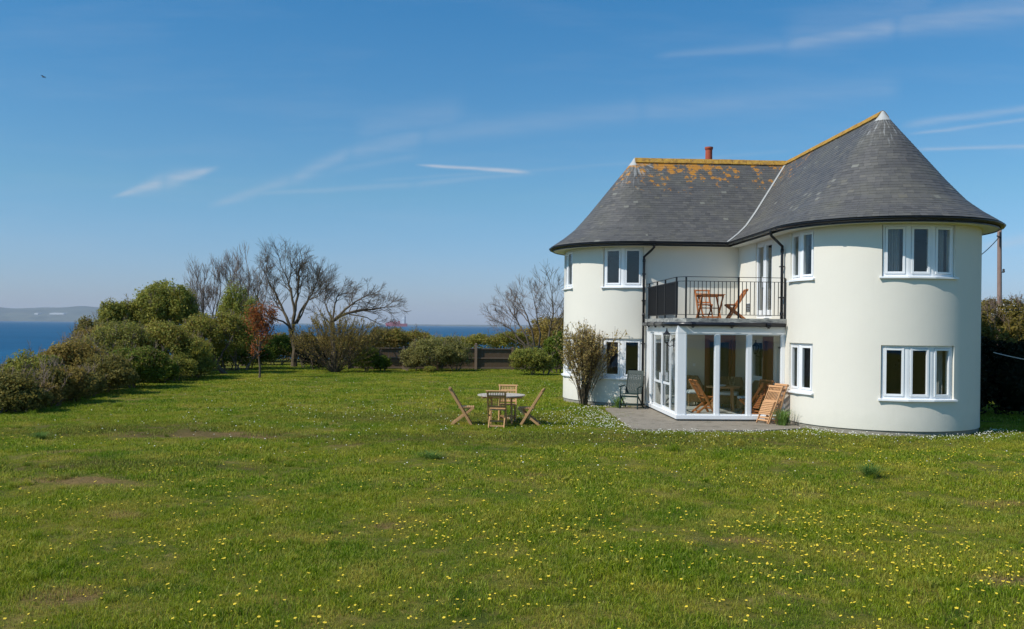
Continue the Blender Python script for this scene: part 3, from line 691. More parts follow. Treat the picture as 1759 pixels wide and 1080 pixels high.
# valley lead, ridge tiles, apex caps
vb = MB(); pv = []
for i in range(25):
    r, z = prof(LT*i/24*.985); s = .115/math.sqrt(2); no, nu_ = nrm(LT*i/24*.985); pv.append([(-r-.05, -r-no*.028, z+nu_*.028), (-r-.025, -r-.025, z+.012), (-r-no*.03, -r-.15, z+nu_*.03)])
for i in range(24):
    a, b = pv[i], pv[i+1]; vb.add([a[0], a[1], a[2], b[0], b[1], b[2]], [(0, 1, 4, 3), (1, 2, 5, 4)])
    vb.add([tuple(np.array(a[2])-(0, 0, .05)), a[2], b[2], tuple(np.array(b[2])-(0, 0, .05))], [(0, 1, 2, 3)])
vb.build('valley_lead', M['lead'], house)
def ridge_tile(a, b, par):
    a = Vector(a); b = Vector(b); d = (b-a).normalized(); sd = Vector((-d.y, d.x, 0)); m = MB()
    prf = [(-.17, -.165), (-.085, -.055), (-.04, -.008), (0, .006), (.04, -.008), (.085, -.055), (.17, -.165)]
    vs = []
    for p_, extra in ((a, .0), (b, .0)):
        for (x, z) in prf: vs.append(p_+sd*x+Vector((0, 0, z+.035)))
        for (x, z) in prf: vs.append(p_+sd*x*.88+Vector((0, 0, z+.012)))
    n = 7; fs = []
    for i in range(n-1): fs += [(i, i+1, 14+i+1, 14+i), (7+i+1, 7+i, 21+i, 21+i+1), (i+1, i, 7+i, 7+i+1), (14+i, 14+i+1, 21+i+1, 21+i)]
    fs += [(0, 14, 21, 7), (6, 13, 27, 20)]
    m.add(vs, fs).build('ridge_tile', M['ridge'], par)
zr = 7.92
nB = 11
for i in range(nB):
    x0, x1 = -LB+(LB-.02)*i/nB, -LB+(LB-.02)*(i+1)/nB-.012; jz = rnd.uniform(-.004, .006)
    ridge_tile((x0, 0, zr+jz), (x1, 0, zr+jz+rnd.uniform(-.003, .003)), house)
nA = 15
for i in range(nA):
    y0, y1 = -LA+(LA-.06)*i/nA, -LA+(LA-.06)*(i+1)/nA-.012; jz = rnd.uniform(-.004, .006)
    ridge_tile((0, y0, zr+jz), (0, y1, zr+jz), house)
for (cx, cy, a0) in ((-LB, 0, PI/2), (0, -LA, -PI)):
    m = MB(); vs = []; n = 14
    for (r, dz) in ((.205, -.245), (.20, -.222), (.10, -.09), (.03, .02)):
        for k in range(n+1): a = a0-.12+(PI+.24)*k/n; vs.append((cx+r*math.cos(a), cy+r*math.sin(a), zr+dz))
    fs = []
    for i in range(3):
        for k in range(n): fs.append((i*(n+1)+k, i*(n+1)+k+1, (i+1)*(n+1)+k+1, (i+1)*(n+1)+k))
    m.add(vs, fs).build('apex_cap', M['lead'], house, smooth=False)
# eaves: soffit, fascia, gutter
ringpts = []
def ringpath(r):
    pts = [(-r, -r), (-LB, -r)]
    pts += [(-LB+r*math.cos(-PI/2-PI*k/40), r*math.sin(-PI/2-PI*k/40)) for k in range(1, 41)]
    pts += [(r, r), (r, -LA)]
    pts += [(r*math.cos(-PI*k/40), -LA+r*math.sin(-PI*k/40)) for k in range(1, 41)]
    return pts + [(-r, -r)]
def ring_strip(mb, r0, z0, r1, z1):
    a, b = ringpath(r0), ringpath(r1)
    for i in range(len(a)-1): mb.add([(*a[i], z0), (*a[i+1], z0), (*b[i+1], z1), (*b[i], z1)], [(0, 1, 2, 3)])
m = MB(); ring_strip(m, R-.26, EV-.115, R+.385, EV-.115); m.build('soffit', M['soffit'], house)
m = MB(); ring_strip(m, R+.385, EV-.135, R+.385, EV-.005); ring_strip(m, R+.363, EV-.135, R+.385, EV-.135); ring_strip(m, R+.363, EV-.117, R+.363, EV-.135); m.build('fascia', M['black'], house)
m = MB()
gr_ = R+.385+.062
arc = [(math.cos(a)*.058, math.sin(a)*.058) for a in np.linspace(0, -PI, 9)]
for i in range(8): ring_strip(m, gr_+arc[i][0], EV-.04+arc[i][1], gr_+arc[i+1][0], EV-.04+arc[i+1][1])
ring_strip(m, gr_+.066, EV-.036, gr_+.058, EV-.036); ring_strip(m, gr_+.066, EV-.048, gr_+.066, EV-.036); ring_strip(m, gr_+.057, EV-.048, gr_+.066, EV-.048)
for i in range(8): ring_strip(m, gr_+arc[i][0]*.9, EV-.04+arc[i][1]*.9, gr_+arc[i+1][0]*.9, EV-.04+arc[i+1][1]*.9)
gut = m.build('gutter', M['black'], house)
rp = ringpath(gr_); cum = [0]
for i in range(1, len(rp)): cum.append(cum[-1]+math.dist(rp[i], rp[i-1]))
s = .5
while s < cum[-1]-.2:
    i = next(j for j in range(1, len(cum)) if cum[j] >= s); t = (s-cum[i-1])/(cum[i]-cum[i-1]); x = rp[i-1][0]+(rp[i][0]-rp[i-1][0])*t; y = rp[i-1][1]+(rp[i][1]-rp[i-1][1])*t
    tx, ty = (rp[i][0]-rp[i-1][0]), (rp[i][1]-rp[i-1][1]); l_ = math.hypot(tx, ty); tx /= l_; ty /= l_
    mb = MB(); vs = []
    for d in (-.035, .035):
        for a in np.linspace(0.15, -PI-.15, 9):
            nx, ny = (ty, -tx); vs.append((x+tx*d+nx*-1*0+(-ty)*-1*math.cos(a)*.068*-1, y+ty*d+tx*math.cos(a)*.068*-1*-1, EV-.04+math.sin(a)*.068))
    mb.add(vs, [(k, k+1, 9+k+1, 9+k) for k in range(8)]); mb.build('gutter_bracket', M['black'], gut)
    s += .93
# downpipes
for (gx_, gy_, px_, py_, zt_, z0_) in ((-4.93, -R-.44, -5.16, -R-.07, EV-.08, .05), (-R-.44, -6.62, -R-.08, -6.42, EV-.08, .05)):
    m = MB(); m.tube([(gx_, gy_, zt_), (gx_, gy_, zt_-.10), (gx_+(px_-gx_)*.3, gy_+(py_-gy_)*.25, zt_-.19), (px_, py_, zt_-.36), (px_, py_, zt_-.50), (px_, py_, z0_)], .037, 10)
    m.tube([(gx_, gy_, zt_+.02), (gx_, gy_, zt_-.07)], .05, 10); m.tube([(px_, py_, zt_-.44), (px_, py_, zt_-.52)], .046, 10); m.tube([(px_, py_, 2.75), (px_, py_, 2.83)], .046, 10)
    dp = m.build('downpipe', M['black'], house, smooth=True)
    for zz in (4.0, 3.2, 1.9, .9): MB().box(px_-.055, px_+.055, py_-.045, py_+.065, zz, zz+.03).build('pipe_clip', M['black'], dp)
# chimney
MB().box(-2.78, -1.93, .72, 1.28, 6.4, 7.98).box(-2.81, -1.90, .69, 1.31, 7.86, 7.98).build('chimney_stack', M['wall'], house)
pot = MB().lathe([(.145, 7.98), (.135, 8.02), (.118, 8.10), (.115, 8.45), (.125, 8.47), (.140, 8.50), (.140, 8.555), (.10, 8.56), (.095, 8.2)], (-2.36, 1.0, 0), 24).build('chimney_pot', M['terra'], house, smooth=False)
# vent on the balcony wall
m = MB().box(-R-.012, -R-.001, -3.54, -3.16, 2.90, 3.15)
vt = m.build('wall_vent', M['white'], house)
for k in range(5): MB().box(-R-.028, -R-.014, -3.52, -3.18, 2.915+k*.048, 2.94+k*.048).build('louvre', M['iron'], vt)

# ---- balcony
m = MB().box(-5.12, -R-.002, -6.60, -R-.002, 2.53, 2.66)
# cut corner at the front left
m = MB(); c8 = lambda z: [(-5.12, -R-.002, z), (-5.12, -6.32, z), (-4.86, -6.60, z), (-R-.002, -6.60, z), (-R-.002, -R-.002, z)]
vs = c8(2.54)+c8(2.66); m.add(vs, [(0, 1, 2, 3, 4)[::-1], (5, 6, 7, 8, 9)] + [(i, (i+1) % 5, 5+(i+1) % 5, 5+i) for i in range(5)])
bal = m.build('balcony_slab', M['slab'], house)
rl = MB(); zt = 3.715
path = [(-5.05, -R-.03), (-5.05, -6.30), (-4.86, -6.54), (-R-.03, -6.54)]
for a, b in zip(path, path[1:]):
    rl.beam((*a, zt), (*b, zt), .035, .014); rl.beam((*a, zt-.11), (*b, zt-.11), .014, .014); rl.beam((*a, 2.75), (*b, 2.75), .02, .014)
rail = rl.build('balcony_railing', M['iron'], house)
for (x, y) in ((-5.05, -2.62), (-5.05, -3.82), (-5.05, -4.91), (-5.05, -6.28), (-4.86, -6.54), (-3.50, -6.54), (-2.30, -6.54)):
    MB().box(x-.02, x+.02, y-.02, y+.02, 2.66, zt-.008).build('post', M['iron'], rail)
k = 0
x = -4.86+.104
while x < -2.33:
    if abs(x+3.50) > .05: MB().box(x-.008, x+.008, -6.548, -6.532, 2.757, zt-.117).build('baluster', M['iron'], rail)
    x += .104
y = -2.5
while y > -6.25:
    if min(abs(y-a) for a in (-2.62, -3.82, -4.91)) > .05: MB().box(-5.058, -5.042, y-.008, y+.008, 2.757, zt-.117).build('baluster', M['iron'], rail)
    y -= .104
tag(MB().box(-5.005, -4.995, -6.22, -2.40, 2.74, 3.60).build('windbreak', M['screen'], house), 'black cloth windbreak behind the side railing')
# gutter under the slab edge
m = MB().tube([(-5.17, -2.5, 2.50), (-5.17, -6.30, 2.50), (-4.88, -6.655, 2.50), (-R-.06, -6.655, 2.50)], .055, 10)
g2 = m.build('gutter', M['black'], house, smooth=True)
for (x, y) in ((-5.17, -3.2), (-5.17, -4.2), (-5.17, -5.3), (-4.7, -6.655), (-3.7, -6.655), (-2.75, -6.655)): MB().tube([(x, y, 2.46), (x, y, 2.41)], .03, 6).tube([(x-.05*(x > -5), y-.05*(x < -5), 2.50), (x+.05*(x > -5), y+.05*(x < -5), 2.50)], .066, 10).build('gutter_bracket', M['black'], g2)

# ---- glazed porch under the balcony
XL, YF = -5.05, -6.50; ZS, ZH = .07, 2.44
MB().box(XL+.03, -R-.03, YF+.03, -R-.03, -.3, ZS).build('porch_base', M['plinth'], house)
MB().box(XL+.12, -R-.01, YF+.12, -R-.01, ZS, .10).build('porch_floor', M['tile'], house)
MB().box(XL+.10, -R-.01, YF+.10, -R-.01, 2.45, 2.53).build('porch_ceiling', M['inner'], house)
f = MB()
f.box(XL-.03, -R-.003, YF-.03, YF+.09, ZS, .17).box(XL-.03, XL+.09, YF+.09, -R-.003, ZS, .17)              # sill
f.box(XL-.005, -R-.003, YF-.005, YF+.085, 2.27, 2.535).box(XL-.005, XL+.085, YF+.085, -R-.003, 2.27, 2.535)  # fascia board
f.box(XL, -4.88, YF, YF+.085, .17, 2.27).box(XL, XL+.085, YF+.085, -6.22, .17, 2.27)                       # corner
f.box(-R-.09, -R-.003, YF, YF+.085, .17, 2.27).box(XL, XL+.085, -2.84, -R-.003, .17, 2.27)
pf = f.build('porch_frame', M['upvc'], house, bevel=.004)
for x in (-4.02, -3.19): MB().box(x-.055, x+.055, YF+.002, YF+.082, .17, 2.27).build('mullion', M['upvc'], pf, bevel=.004)
MB().box(-4.88, -4.83, YF-.001, YF+.08, .17, 2.27).build('mullion', M['upvc'], pf, bevel=.004)
for (x0, x1) in ((-4.83, -4.075), (-3.965, -3.245), (-3.135, -R-.09)):
    b = MB().box(x0, x0+.022, YF+.015, YF+.07, .17, 2.27).box(x1-.022, x1, YF+.015, YF+.07, .17, 2.27).box(x0+.022, x1-.022, YF+.015, YF+.07, .17, .20).box(x0+.022, x1-.022, YF+.015, YF+.07, 2.24, 2.27)
    b.build('glazing_bead', M['upvc'], pf)
    MB().box(x0+.018, x1-.018, YF+.038, YF+.046, .196, 2.244).build('pane', M['glass'], pf)
# side: fixed light, two sliding leaves, fixed light
for (y0, y1, kind, dx) in ((-3.52, -2.84, 'fix', .03), (-4.56, -3.46, 'slide', -.004), (-5.46, -4.44, 'slide', .035), (-6.22, -5.42, 'fix', .03)):
    w_ = .045 if kind == 'fix' else .075; x0, x1 = XL+dx, XL+dx+.045
    b = MB().box(x0, x1, y0, y0+w_, .172, 2.268).box(x0, x1, y1-w_, y1, .172, 2.268).box(x0+.001, x1-.001, y0+w_, y1-w_, .172, .172+w_).box(x0+.001, x1-.001, y0+w_, y1-w_, 2.268-w_, 2.268)
    if kind == 'slide': b.box(x0+.002, x1-.002, y0+w_, y1-w_, .86, .92)
    lf = b.build('sliding_door' if kind == 'slide' else 'side_light', M['upvc'], pf, bevel=.003)
    MB().box(x0+.018, x0+.026, y0+w_-.004, y1-w_+.004, .17+w_, 2.27-w_).build('pane', M['glass'], pf)
MB().box(XL-.055, XL-.015, -4.53, -4.50, .93, 1.16).build('door_handle', M['upvc'], pf)
MB().box(XL-.055, XL-.03, -4.62, -4.59, .93, 1.16).build('door_handle', M['upvc'], pf)

# wall lantern(s)
def lantern(loc, rz, label, par=None):
    r = empty('wall_lantern', loc, rz); tag(r, label, 'lantern')
    m = MB().box(-.012, .008, -.035, .035, -.12, .12); m.tube([(0, 0, -.06), (-.10, 0, -.10), (-.17, 0, -.06), (-.19, 0, .0)], .010, 8).tube([(0, 0, .08), (-.07, 0, .06), (-.10, 0, .0)], .008, 6)
    m.build('bracket', M['iron'], r)
    c = (-.19, 0, 0); m = MB(); n = 6
    for k in range(n):
        a = 2*PI*k/n; m.beam((c[0]+.045*math.cos(a), .045*math.sin(a), 0), (c[0]+.085*math.cos(a), .085*math.sin(a), .20), .012, .012)
    m.lathe([(.0, -.03), (.03, -.025), (.05, 0), (.05, .012), (.0, .012)], c, 6).lathe([(.0, .195), (.095, .20), (.10, .215), (.05, .27), (.025, .30), (.015, .34), (.02, .355), (.0, .39)], c, 6)
    m.build('cage', M['iron'], r)
    g = MB(); vs = []
    for (rr, zz) in ((.042, .012), (.080, .196)):
        for k in range(n): a = 2*PI*k/n; vs.append((c[0]+rr*math.cos(a), rr*math.sin(a), zz))
    g.add(vs, [(k, (k+1) % n, n+(k+1) % n, n+k) for k in range(n)]).build('lamp_glass', M['glass'], r)
    return r
lantern(HW(XL-.012, -6.10, 2.02), TH, 'black wall lantern on the outside corner of the glazed porch')
lantern(HW(-R-.012, -4.28-.42, 1.72), TH, 'black wall lantern inside the porch beside the brown door')
MB().box(-3.62, -3.54, -R-.014, -R-.001, 1.25, 1.33).build('light_switch', M['white'], house)

# ------------------------------------------------------------ patio
pp_ = [(-6.35, -2.9), (-6.42, -3.4), (-6.50, -8.35), (-5.2, -8.62), (-3.3, -8.45), (-2.35, -8.0), (-2.2, -7.0), (-2.3, -2.3), (-5.2, -2.3)]
ring = []
for i in range(len(pp_)):
    a, b = pp_[i], pp_[(i+1) % len(pp_)]; n = max(1, int(math.dist(a, b)/.25))
    for k in range(n):
        t = k/n; jx, jy = rnd.uniform(-.02, .02), rnd.uniform(-.02, .02); ring.append((a[0]+(b[0]-a[0])*t+jx, a[1]+(b[1]-a[1])*t+jy))
m = MB(); n = len(ring); m.add([HW(x, y, -.10) for x, y in ring]+[HW(x, y, .022) for x, y in ring], [tuple(range(n, 2*n))[::-1]]+[(i, (i+1) % n, n+(i+1) % n, n+i)[::-1] for i in range(n)])
tag(m.build('patio', M['patio']), 'worn grey concrete patio in front of the glazed porch', None, None, 'structure')

# ------------------------------------------------------------ foliage tools
def leafcards(c, nrm_, size, tint, name, m, parent, elong=1.7):
    n = len(c); r = rng.normal(size=(n, 3)); t = np.cross(nrm_, r); t /= np.linalg.norm(t, axis=1)[:, None]+1e-9
    b = np.cross(nrm_, t); b /= np.linalg.norm(b, axis=1)[:, None]+1e-9
    s = np.asarray(size).reshape(-1, 1)*np.ones((n, 1)); L_ = t*s*elong*.5; Wd_ = b*s*.5; fold = nrm_*s*.12
    v = np.empty((n, 4, 3)); v[:, 0] = c-L_; v[:, 1] = c+Wd_*.9+fold; v[:, 2] = c+L_; v[:, 3] = c-Wd_*.9+fold
    q = np.arange(n*4).reshape(n, 4)
    return npmesh(name, v.reshape(-1, 3), q, m, parent, tint)
def unit(n):
    v = rng.normal(size=(n, 3)); return v/np.linalg.norm(v, axis=1)[:, None]
def blob_leaves(blobs, n, size, clump=.28, bias=.75):
    C_, N_, T_ = [], [], []; tot = sum((b[1][0]*b[1][1]+b[1][0]*b[1][2]+b[1][1]*b[1][2]) for b in blobs)
    for (c, r) in blobs:
        c = np.array(c); r = np.array(r); k = int(n*(r[0]*r[1]+r[0]*r[2]+r[1]*r[2])/tot); K = max(14, int(9/clump**2*.9))
        d = unit(K); d[:, 2] = np.where(d[:, 2] < -.55, -d[:, 2], d[:, 2]); rad = rng.uniform(.72, 1.06, K)*(1+.12*np.sin(d[:, 0]*5+c[0])*np.sin(d[:, 2]*6+c[1]))
        cc = d*rad[:, None]; ct_ = rng.normal(.5, .16, K); cs = rng.uniform(.55, 1.3, K)*clump
        # clumps
        n1 = int(k*.74); id_ = rng.integers(0, K, n1); o = np.clip(rng.normal(size=(n1, 3)), -1.7, 1.7)*cs[id_][:, None]*.50; p = cc[id_]+o
        C_.append(c+p*r); nn = unit(n1)*.75 + bias*(o/(cs[id_][:, None]*.6)*.6 + d[id_]*.7); N_.append(nn); T_.append(ct_[id_]+rng.normal(0, .16, n1))
        n2 = k-n1; d2 = unit(n2); p = d2*rng.uniform(.45, .88, n2)[:, None]; C_.append(c+p*r); N_.append(unit(n2)*.9+d2*.5); T_.append(rng.normal(.35, .15, n2))
    C_, N_, T_ = np.concatenate(C_), np.concatenate(N_), np.clip(np.concatenate(T_), 0, 1)
    N_ /= np.linalg.norm(N_, axis=1)[:, None]+1e-9
    g = gz(C_[:, 0], C_[:, 1]); ok = C_[:, 2] > g+.02
    C_, N_, T_ = C_[ok], N_[ok], T_[ok]
    return C_, N_, size*rng.uniform(.6, 1.25, len(C_)), T_
def seg_mesh(segs, name, m, parent, sides=4):
    a = np.array([s[0] for s in segs]); b = np.array([s[1] for s in segs]); ra = np.array([s[2] for s in segs]); rb_ = np.array([s[3] for s in segs])
    d = b-a; d /= np.linalg.norm(d, axis=1)[:, None]+1e-9; up = np.where(np.abs(d[:, 2:3]) > .9, [[1., 0, 0]], [[0, 0, 1.]])
    x = np.cross(d, up); x /= np.linalg.norm(x, axis=1)[:, None]; y = np.cross(d, x); n = len(segs)
    v = np.empty((n, 2*sides, 3))
    for k in range(sides):
        an = 2*PI*k/sides; o = x*math.cos(an)+y*math.sin(an); v[:, k] = a-d*ra[:, None]*.3+o*ra[:, None]; v[:, sides+k] = b+d*rb_[:, None]*.3+o*rb_[:, None]
    base = np.arange(n)[:, None]*2*sides; q = []
    for k in range(sides): k2 = (k+1) % sides; q.append(base+np.array([[k, k2, sides+k2, sides+k]]))
    return npmesh(name, v.reshape(-1, 3), np.concatenate(q), m, parent)
def grow(segs, tips, p, d, ln, r, lev, rn, wig=.22, up=.10, spread=.75, wind=(0, 0, 0), kids=(2, 3), ratio=.66, rmin=.006, dens=.42):
    n = 5 if lev > 0 else 3; d = Vector(d).normalized(); p = Vector(p); rr = r
    for i in range(n):
        d = (d+Vector((rn.gauss(0, wig), rn.gauss(0, wig), rn.gauss(0, wig)))*.5+Vector((0, 0, up))+Vector(wind)).normalized()
        q = p+d*ln/n; r2 = max(rmin*.7, rr*(.88 if lev > 0 else .7)); segs.append((tuple(p), tuple(q), rr, r2)); p, rr = q, r2
        if lev > 0 and i >= 1:
            for _ in range(rn.choice(kids) if i > 1 else 1):
                if rn.random() < dens:
                    s = Vector((rn.gauss(0, 1), rn.gauss(0, 1), rn.gauss(0, .7))); s = (s-d*s.dot(d)).normalized()
                    grow(segs, tips, p, d+s*spread*rn.uniform(.7, 1.3), ln*ratio*rn.uniform(.7, 1.15), max(rmin, rr*.62), lev-1, rn, wig, up, spread, wind, kids, ratio, rmin, dens)
    if lev > 0:
        for _ in range(2):
            s = Vector((rn.gauss(0, 1), rn.gauss(0, 1), rn.gauss(0, .7))); s = (s-d*s.dot(d)).normalized()
            grow(segs, tips, p, d+s*spread*.6, ln*ratio*rn.uniform(.8, 1.15), max(rmin, rr*.8), lev-1, rn, wig, up, spread, wind, kids, ratio, rmin, dens)
    else: tips.append((tuple(p), tuple(d)))

def pbush(name, label, cat, spec, mat, n, size, group=None, clump=.28, stems=True, twigs=0, mat2=None, frac2=.0, seed=1, twm='twig'):
    """spec: list of (px centre x, px half width, px top, px bottom, distance)"""
    blobs = []
    for (xc, hw, yt, yb, D) in spec:
        X, Y, zt = at(xc, yt, D); _, _, zb_ = at(xc, yb, D); zb_ = max(zb_, float(gz(X, Y))-.1); rx = hw/F*D; rz = (zt-zb_)/2
        blobs.append(((X, Y, zb_+rz*.98), (rx, max(.6*rx, min(rx, 1.3*rz)), rz*1.02)))
    r_b = random.Random(seed*13+5); ex = []
    for (c_, r_) in blobs:
        for _ in range(7):
            a = r_b.uniform(0, 2*PI); e_ = r_b.uniform(-.15, .95); kx = math.sqrt(max(0, 1-e_*e_))*.72; f_ = r_b.uniform(.30, .52)
            ex.append(((c_[0]+r_[0]*kx*math.cos(a), c_[1]+r_[1]*kx*math.sin(a), c_[2]+r_[2]*e_*.62), (r_[0]*f_, r_[1]*f_, r_[2]*f_*r_b.uniform(.8, 1.1))))
    blobs = [(c_, (r_[0]*.90, r_[1]*.90, r_[2]*.88)) for (c_, r_) in blobs]
    main_blobs = list(blobs); blobs = blobs+ex
    b0 = blobs[0]; zg = float(gz(b0[0][0], b0[0][1])); root = empty(name, (b0[0][0], b0[0][1], zg)); tag(root, label, cat, group)
    org = np.array([b0[0][0], b0[0][1], zg])
    c, nn, sz, ti = blob_leaves(blobs, int(n*1.75), size*.74, clump)
    if mat2:
        k = rng.random(len(c)) < frac2; top = c[:, 2] > np.percentile(c[:, 2], 45); k &= top
        leafcards(c[k]-org, nn[k], sz[k]*.8, ti[k], 'blossom' if mat2 == 'lf_blossom' else 'foliage', M[mat2], root); c, nn, sz, ti = c[~k], nn[~k], sz[~k], ti[~k]
    leafcards(c-org, nn, sz, ti, 'foliage', M[mat], root)
    rn = random.Random(seed); segs, tips = [], []
    for (cc, r) in main_blobs:
        zb_ = float(gz(cc[0], cc[1]))
        for _ in range(3 if stems else 0):
            a = rn.uniform(0, 2*PI); grow(segs, tips, (cc[0]-org[0]+.15*math.cos(a), cc[1]-org[1]+.15*math.sin(a), zb_-org[2]-.1), (math.cos(a)*.7, math.sin(a)*.7, 1), (cc[2]+r[2]-zb_)*.40, .045, 1, rn)
        for _ in range(twigs):
            v = Vector((rn.gauss(0, 1), rn.gauss(0, 1), abs(rn.gauss(0, 1))+.3)).normalized(); p = Vector((cc[0]-org[0]+v.x*r[0]*.85, cc[1]-org[1]+v.y*r[1]*.85, cc[2]-org[2]+v.z*r[2]*.85))
            grow(segs, tips, p, v+Vector((0, 0, .6)), rn.uniform(.15, .38), .010, 1, rn, rmin=.006)
    if segs: seg_mesh(segs, 'stems', M[twm], root, 3)['kind'] = 'stuff'
    return root

# ---- the scrub along the cliff edge and behind the lawn
G1 = 'scrub along the cliff edge'
pbush('scrub_bush', 'low brown scrub filling the slope between the nearest gorse and the dark sprays', 'bush', [(118, 44, 640, 698, 26.9), (86, 36, 630, 704, 26), (28, 40, 640, 712, 24.6)], 'lf_gorse', 12000, .066, G1, .22, twigs=10, seed=51)
pbush('scrub_bush', 'olive scrub on the upper slope behind the nearest gorse', 'bush', [(100, 42, 600, 680, 31), (150, 40, 590, 670, 33), (60, 40, 618, 690, 29)], 'lf_brown', 12000, .075, G1, .24, twigs=14, seed=52)
pbush('scrub_bush', 'brown green scrub between the pale tipped bush and the dome shaped tree', 'bush', [(246, 44, 560, 640, 39.5), (170, 40, 560, 640, 39)], 'lf_brown', 11000, .08, G1, .24, twigs=14, seed=53)
pbush('scrub_bush', 'low green scrub under the broad olive bush at the lawn edge', 'bush', [(300, 40, 610, 657, 37.2), (340, 34, 612, 652, 39), (268, 30, 618, 664, 35.8)], 'lf_olive', 11000, .07, G1, .24, seed=54)
pbush('gorse_bush', 'low dark gorse bush nearest of the cliff scrub, at the far left', 'bush', [(-6, 70, 634, 722, 23.6), (40, 40, 662, 716, 23.9)], 'lf_gorse', 17000, .062, G1, .24, twigs=10, seed=1)
pbush('gorse_bush', 'rounded green gorse bush with a little white blossom against the sea', 'bush', [(58, 48, 603, 700, 27.5)], 'lf_olive', 9000, .07, G1, .25, mat2='lf_blossom', frac2=.012, twigs=8, seed=2)
pbush('scrub_bush', 'brown green scrub bush with bare twigs leaning over the lawn edge', 'bush', [(104, 46, 628, 700, 26.6), (78, 30, 655, 706, 25.2)], 'lf_brown', 11000, .065, G1, .24, twigs=16, seed=3)
pbush('scrub_bush', 'thin scrub bush on the slope with white blossom at its left', 'bush', [(128, 45, 580, 690, 31)], 'lf_brown', 9000, .075, G1, .26, twigs=14, mat2='lf_blossom', frac2=.01, seed=4)
pbush('scrub_bush', 'dark bush with spreading sprays low beside the lawn, left of the blackest bush', 'bush', [(178, 48, 612, 681, 30.2), (150, 30, 640, 690, 28.8)], 'lf_gorse', 13000, .07, G1, .24, twigs=8, seed=5)
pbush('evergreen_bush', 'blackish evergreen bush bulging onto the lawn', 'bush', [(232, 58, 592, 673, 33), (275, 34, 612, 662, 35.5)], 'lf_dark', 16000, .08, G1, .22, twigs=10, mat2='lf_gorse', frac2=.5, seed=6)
pbush('scrub_bush', 'twiggy dark bush leaning out over the sea', 'bush', [(148, 26, 548, 640, 41), (128, 20, 580, 640, 38)], 'lf_gorse', 7000, .09, G1, .3, twigs=26, seed=7)
pbush('evergreen_bush', 'small rounded evergreen left of the tall dome shaped tree', 'bush', [(192, 30, 517, 610, 43), (222, 18, 512, 600, 44)], 'lf_olive', 8000, .09, G1, .3, twigs=20, seed=8)
pbush('evergreen_tree', 'tall dome shaped evergreen tree on the cliff edge', 'tree', [(284, 52, 481, 605, 45), (258, 34, 500, 600, 44), (312, 28, 492, 590, 44.5)], 'lf_olive', 17000, .10, G1, .22, twigs=22, mat2='lf_bright', frac2=.22, seed=9)
pbush('scrub_bush', 'pale tipped grey green bush in front of the small rounded evergreen', 'bush', [(206, 52, 550, 650, 36.5), (162, 34, 572, 650, 35.5)], 'lf_olive', 13000, .08, G1, .26, twigs=8, mat2='lf_grey', frac2=.5, seed=10)
pbush('scrub_bush', 'broad olive bush below the tall dome shaped tree', 'bush', [(292, 62, 555, 655, 38.5), (335, 34, 575, 648, 40)], 'lf_olive', 14000, .085, G1, .27, twigs=10, mat2='lf_brown', frac2=.35, seed=11)
pbush('spreading_tree', 'spreading olive green tree with a leaning dark trunk over the lawn', 'tree', [(352, 48, 545, 625, 43), (398, 40, 535, 622, 43.5), (330, 30, 575, 628, 42)], 'lf_olive', 17000, .085, None, .26, stems=False, twigs=18, mat2='lf_brown', frac2=.3, seed=12)
pbush('narrow_tree', 'narrow fresh green tree between the bare trees', 'tree', [(405, 24, 476, 600, 47), (420, 26, 510, 610, 46.5), (392, 18, 510, 600, 47)], 'lf_olive', 9000, .085, None, .3, twigs=26, mat2='lf_bright', frac2=.5, seed=13)
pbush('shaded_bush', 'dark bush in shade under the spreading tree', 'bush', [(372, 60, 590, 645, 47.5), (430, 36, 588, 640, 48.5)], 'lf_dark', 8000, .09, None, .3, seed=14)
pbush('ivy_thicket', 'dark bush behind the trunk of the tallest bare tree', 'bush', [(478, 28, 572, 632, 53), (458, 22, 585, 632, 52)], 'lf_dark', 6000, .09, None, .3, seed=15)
pbush('ivy_thicket', 'black ivy clump right of the trunk of the tallest bare tree', 'bush', [(528, 19, 572, 640, 49.5), (545, 16, 590, 640, 47.5)], 'lf_ivy_hedgeshade', 6000, .09, None, .3, seed=16)
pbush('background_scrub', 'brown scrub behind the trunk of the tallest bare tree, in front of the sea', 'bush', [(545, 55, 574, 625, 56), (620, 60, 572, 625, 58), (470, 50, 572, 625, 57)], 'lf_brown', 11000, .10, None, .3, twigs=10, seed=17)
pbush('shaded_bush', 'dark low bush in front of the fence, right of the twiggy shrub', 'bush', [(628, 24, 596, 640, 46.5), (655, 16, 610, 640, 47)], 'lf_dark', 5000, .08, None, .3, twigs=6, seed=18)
pbush('fence_bush', 'brown green bush growing over the left end of the fence', 'bush', [(668, 42, 562, 612, 53), (712, 34, 566, 608, 53.5)], 'lf_brown', 10000, .09, 'bushes beyond the fence', .28, mat2='lf_olive', frac2=.5, twigs=8, seed=19)
pbush('fence_bush', 'low green brush beyond the fence post with the sea behind', 'bush', [(830, 42, 572, 612, 55), (878, 40, 568, 612, 55), (770, 40, 575, 610, 56)], 'lf_olive', 10000, .09, 'bushes beyond the fence', .28, mat2='lf_brown', frac2=.4, twigs=6, seed=20)
pbush('pale_bush', 'pale grey green bush in front of the middle of the fence', 'bush', [(742, 44, 577, 640, 47.2), (782, 30, 580, 638, 47.6), (708, 22, 596, 638, 47.4)], 'lf_grey', 16000, .075, None, .22, twigs=14, mat2='lf_olive', frac2=.3, seed=21)
pbush('round_bush', 'round yellow green bush on the lawn in front of the fence, near the house', 'bush', [(908, 36, 598, 646, 44.8), (935, 16, 606, 644, 45)], 'lf_olive', 12000, .07, None, .22, twigs=6, mat2='lf_bright', frac2=.25, seed=22)
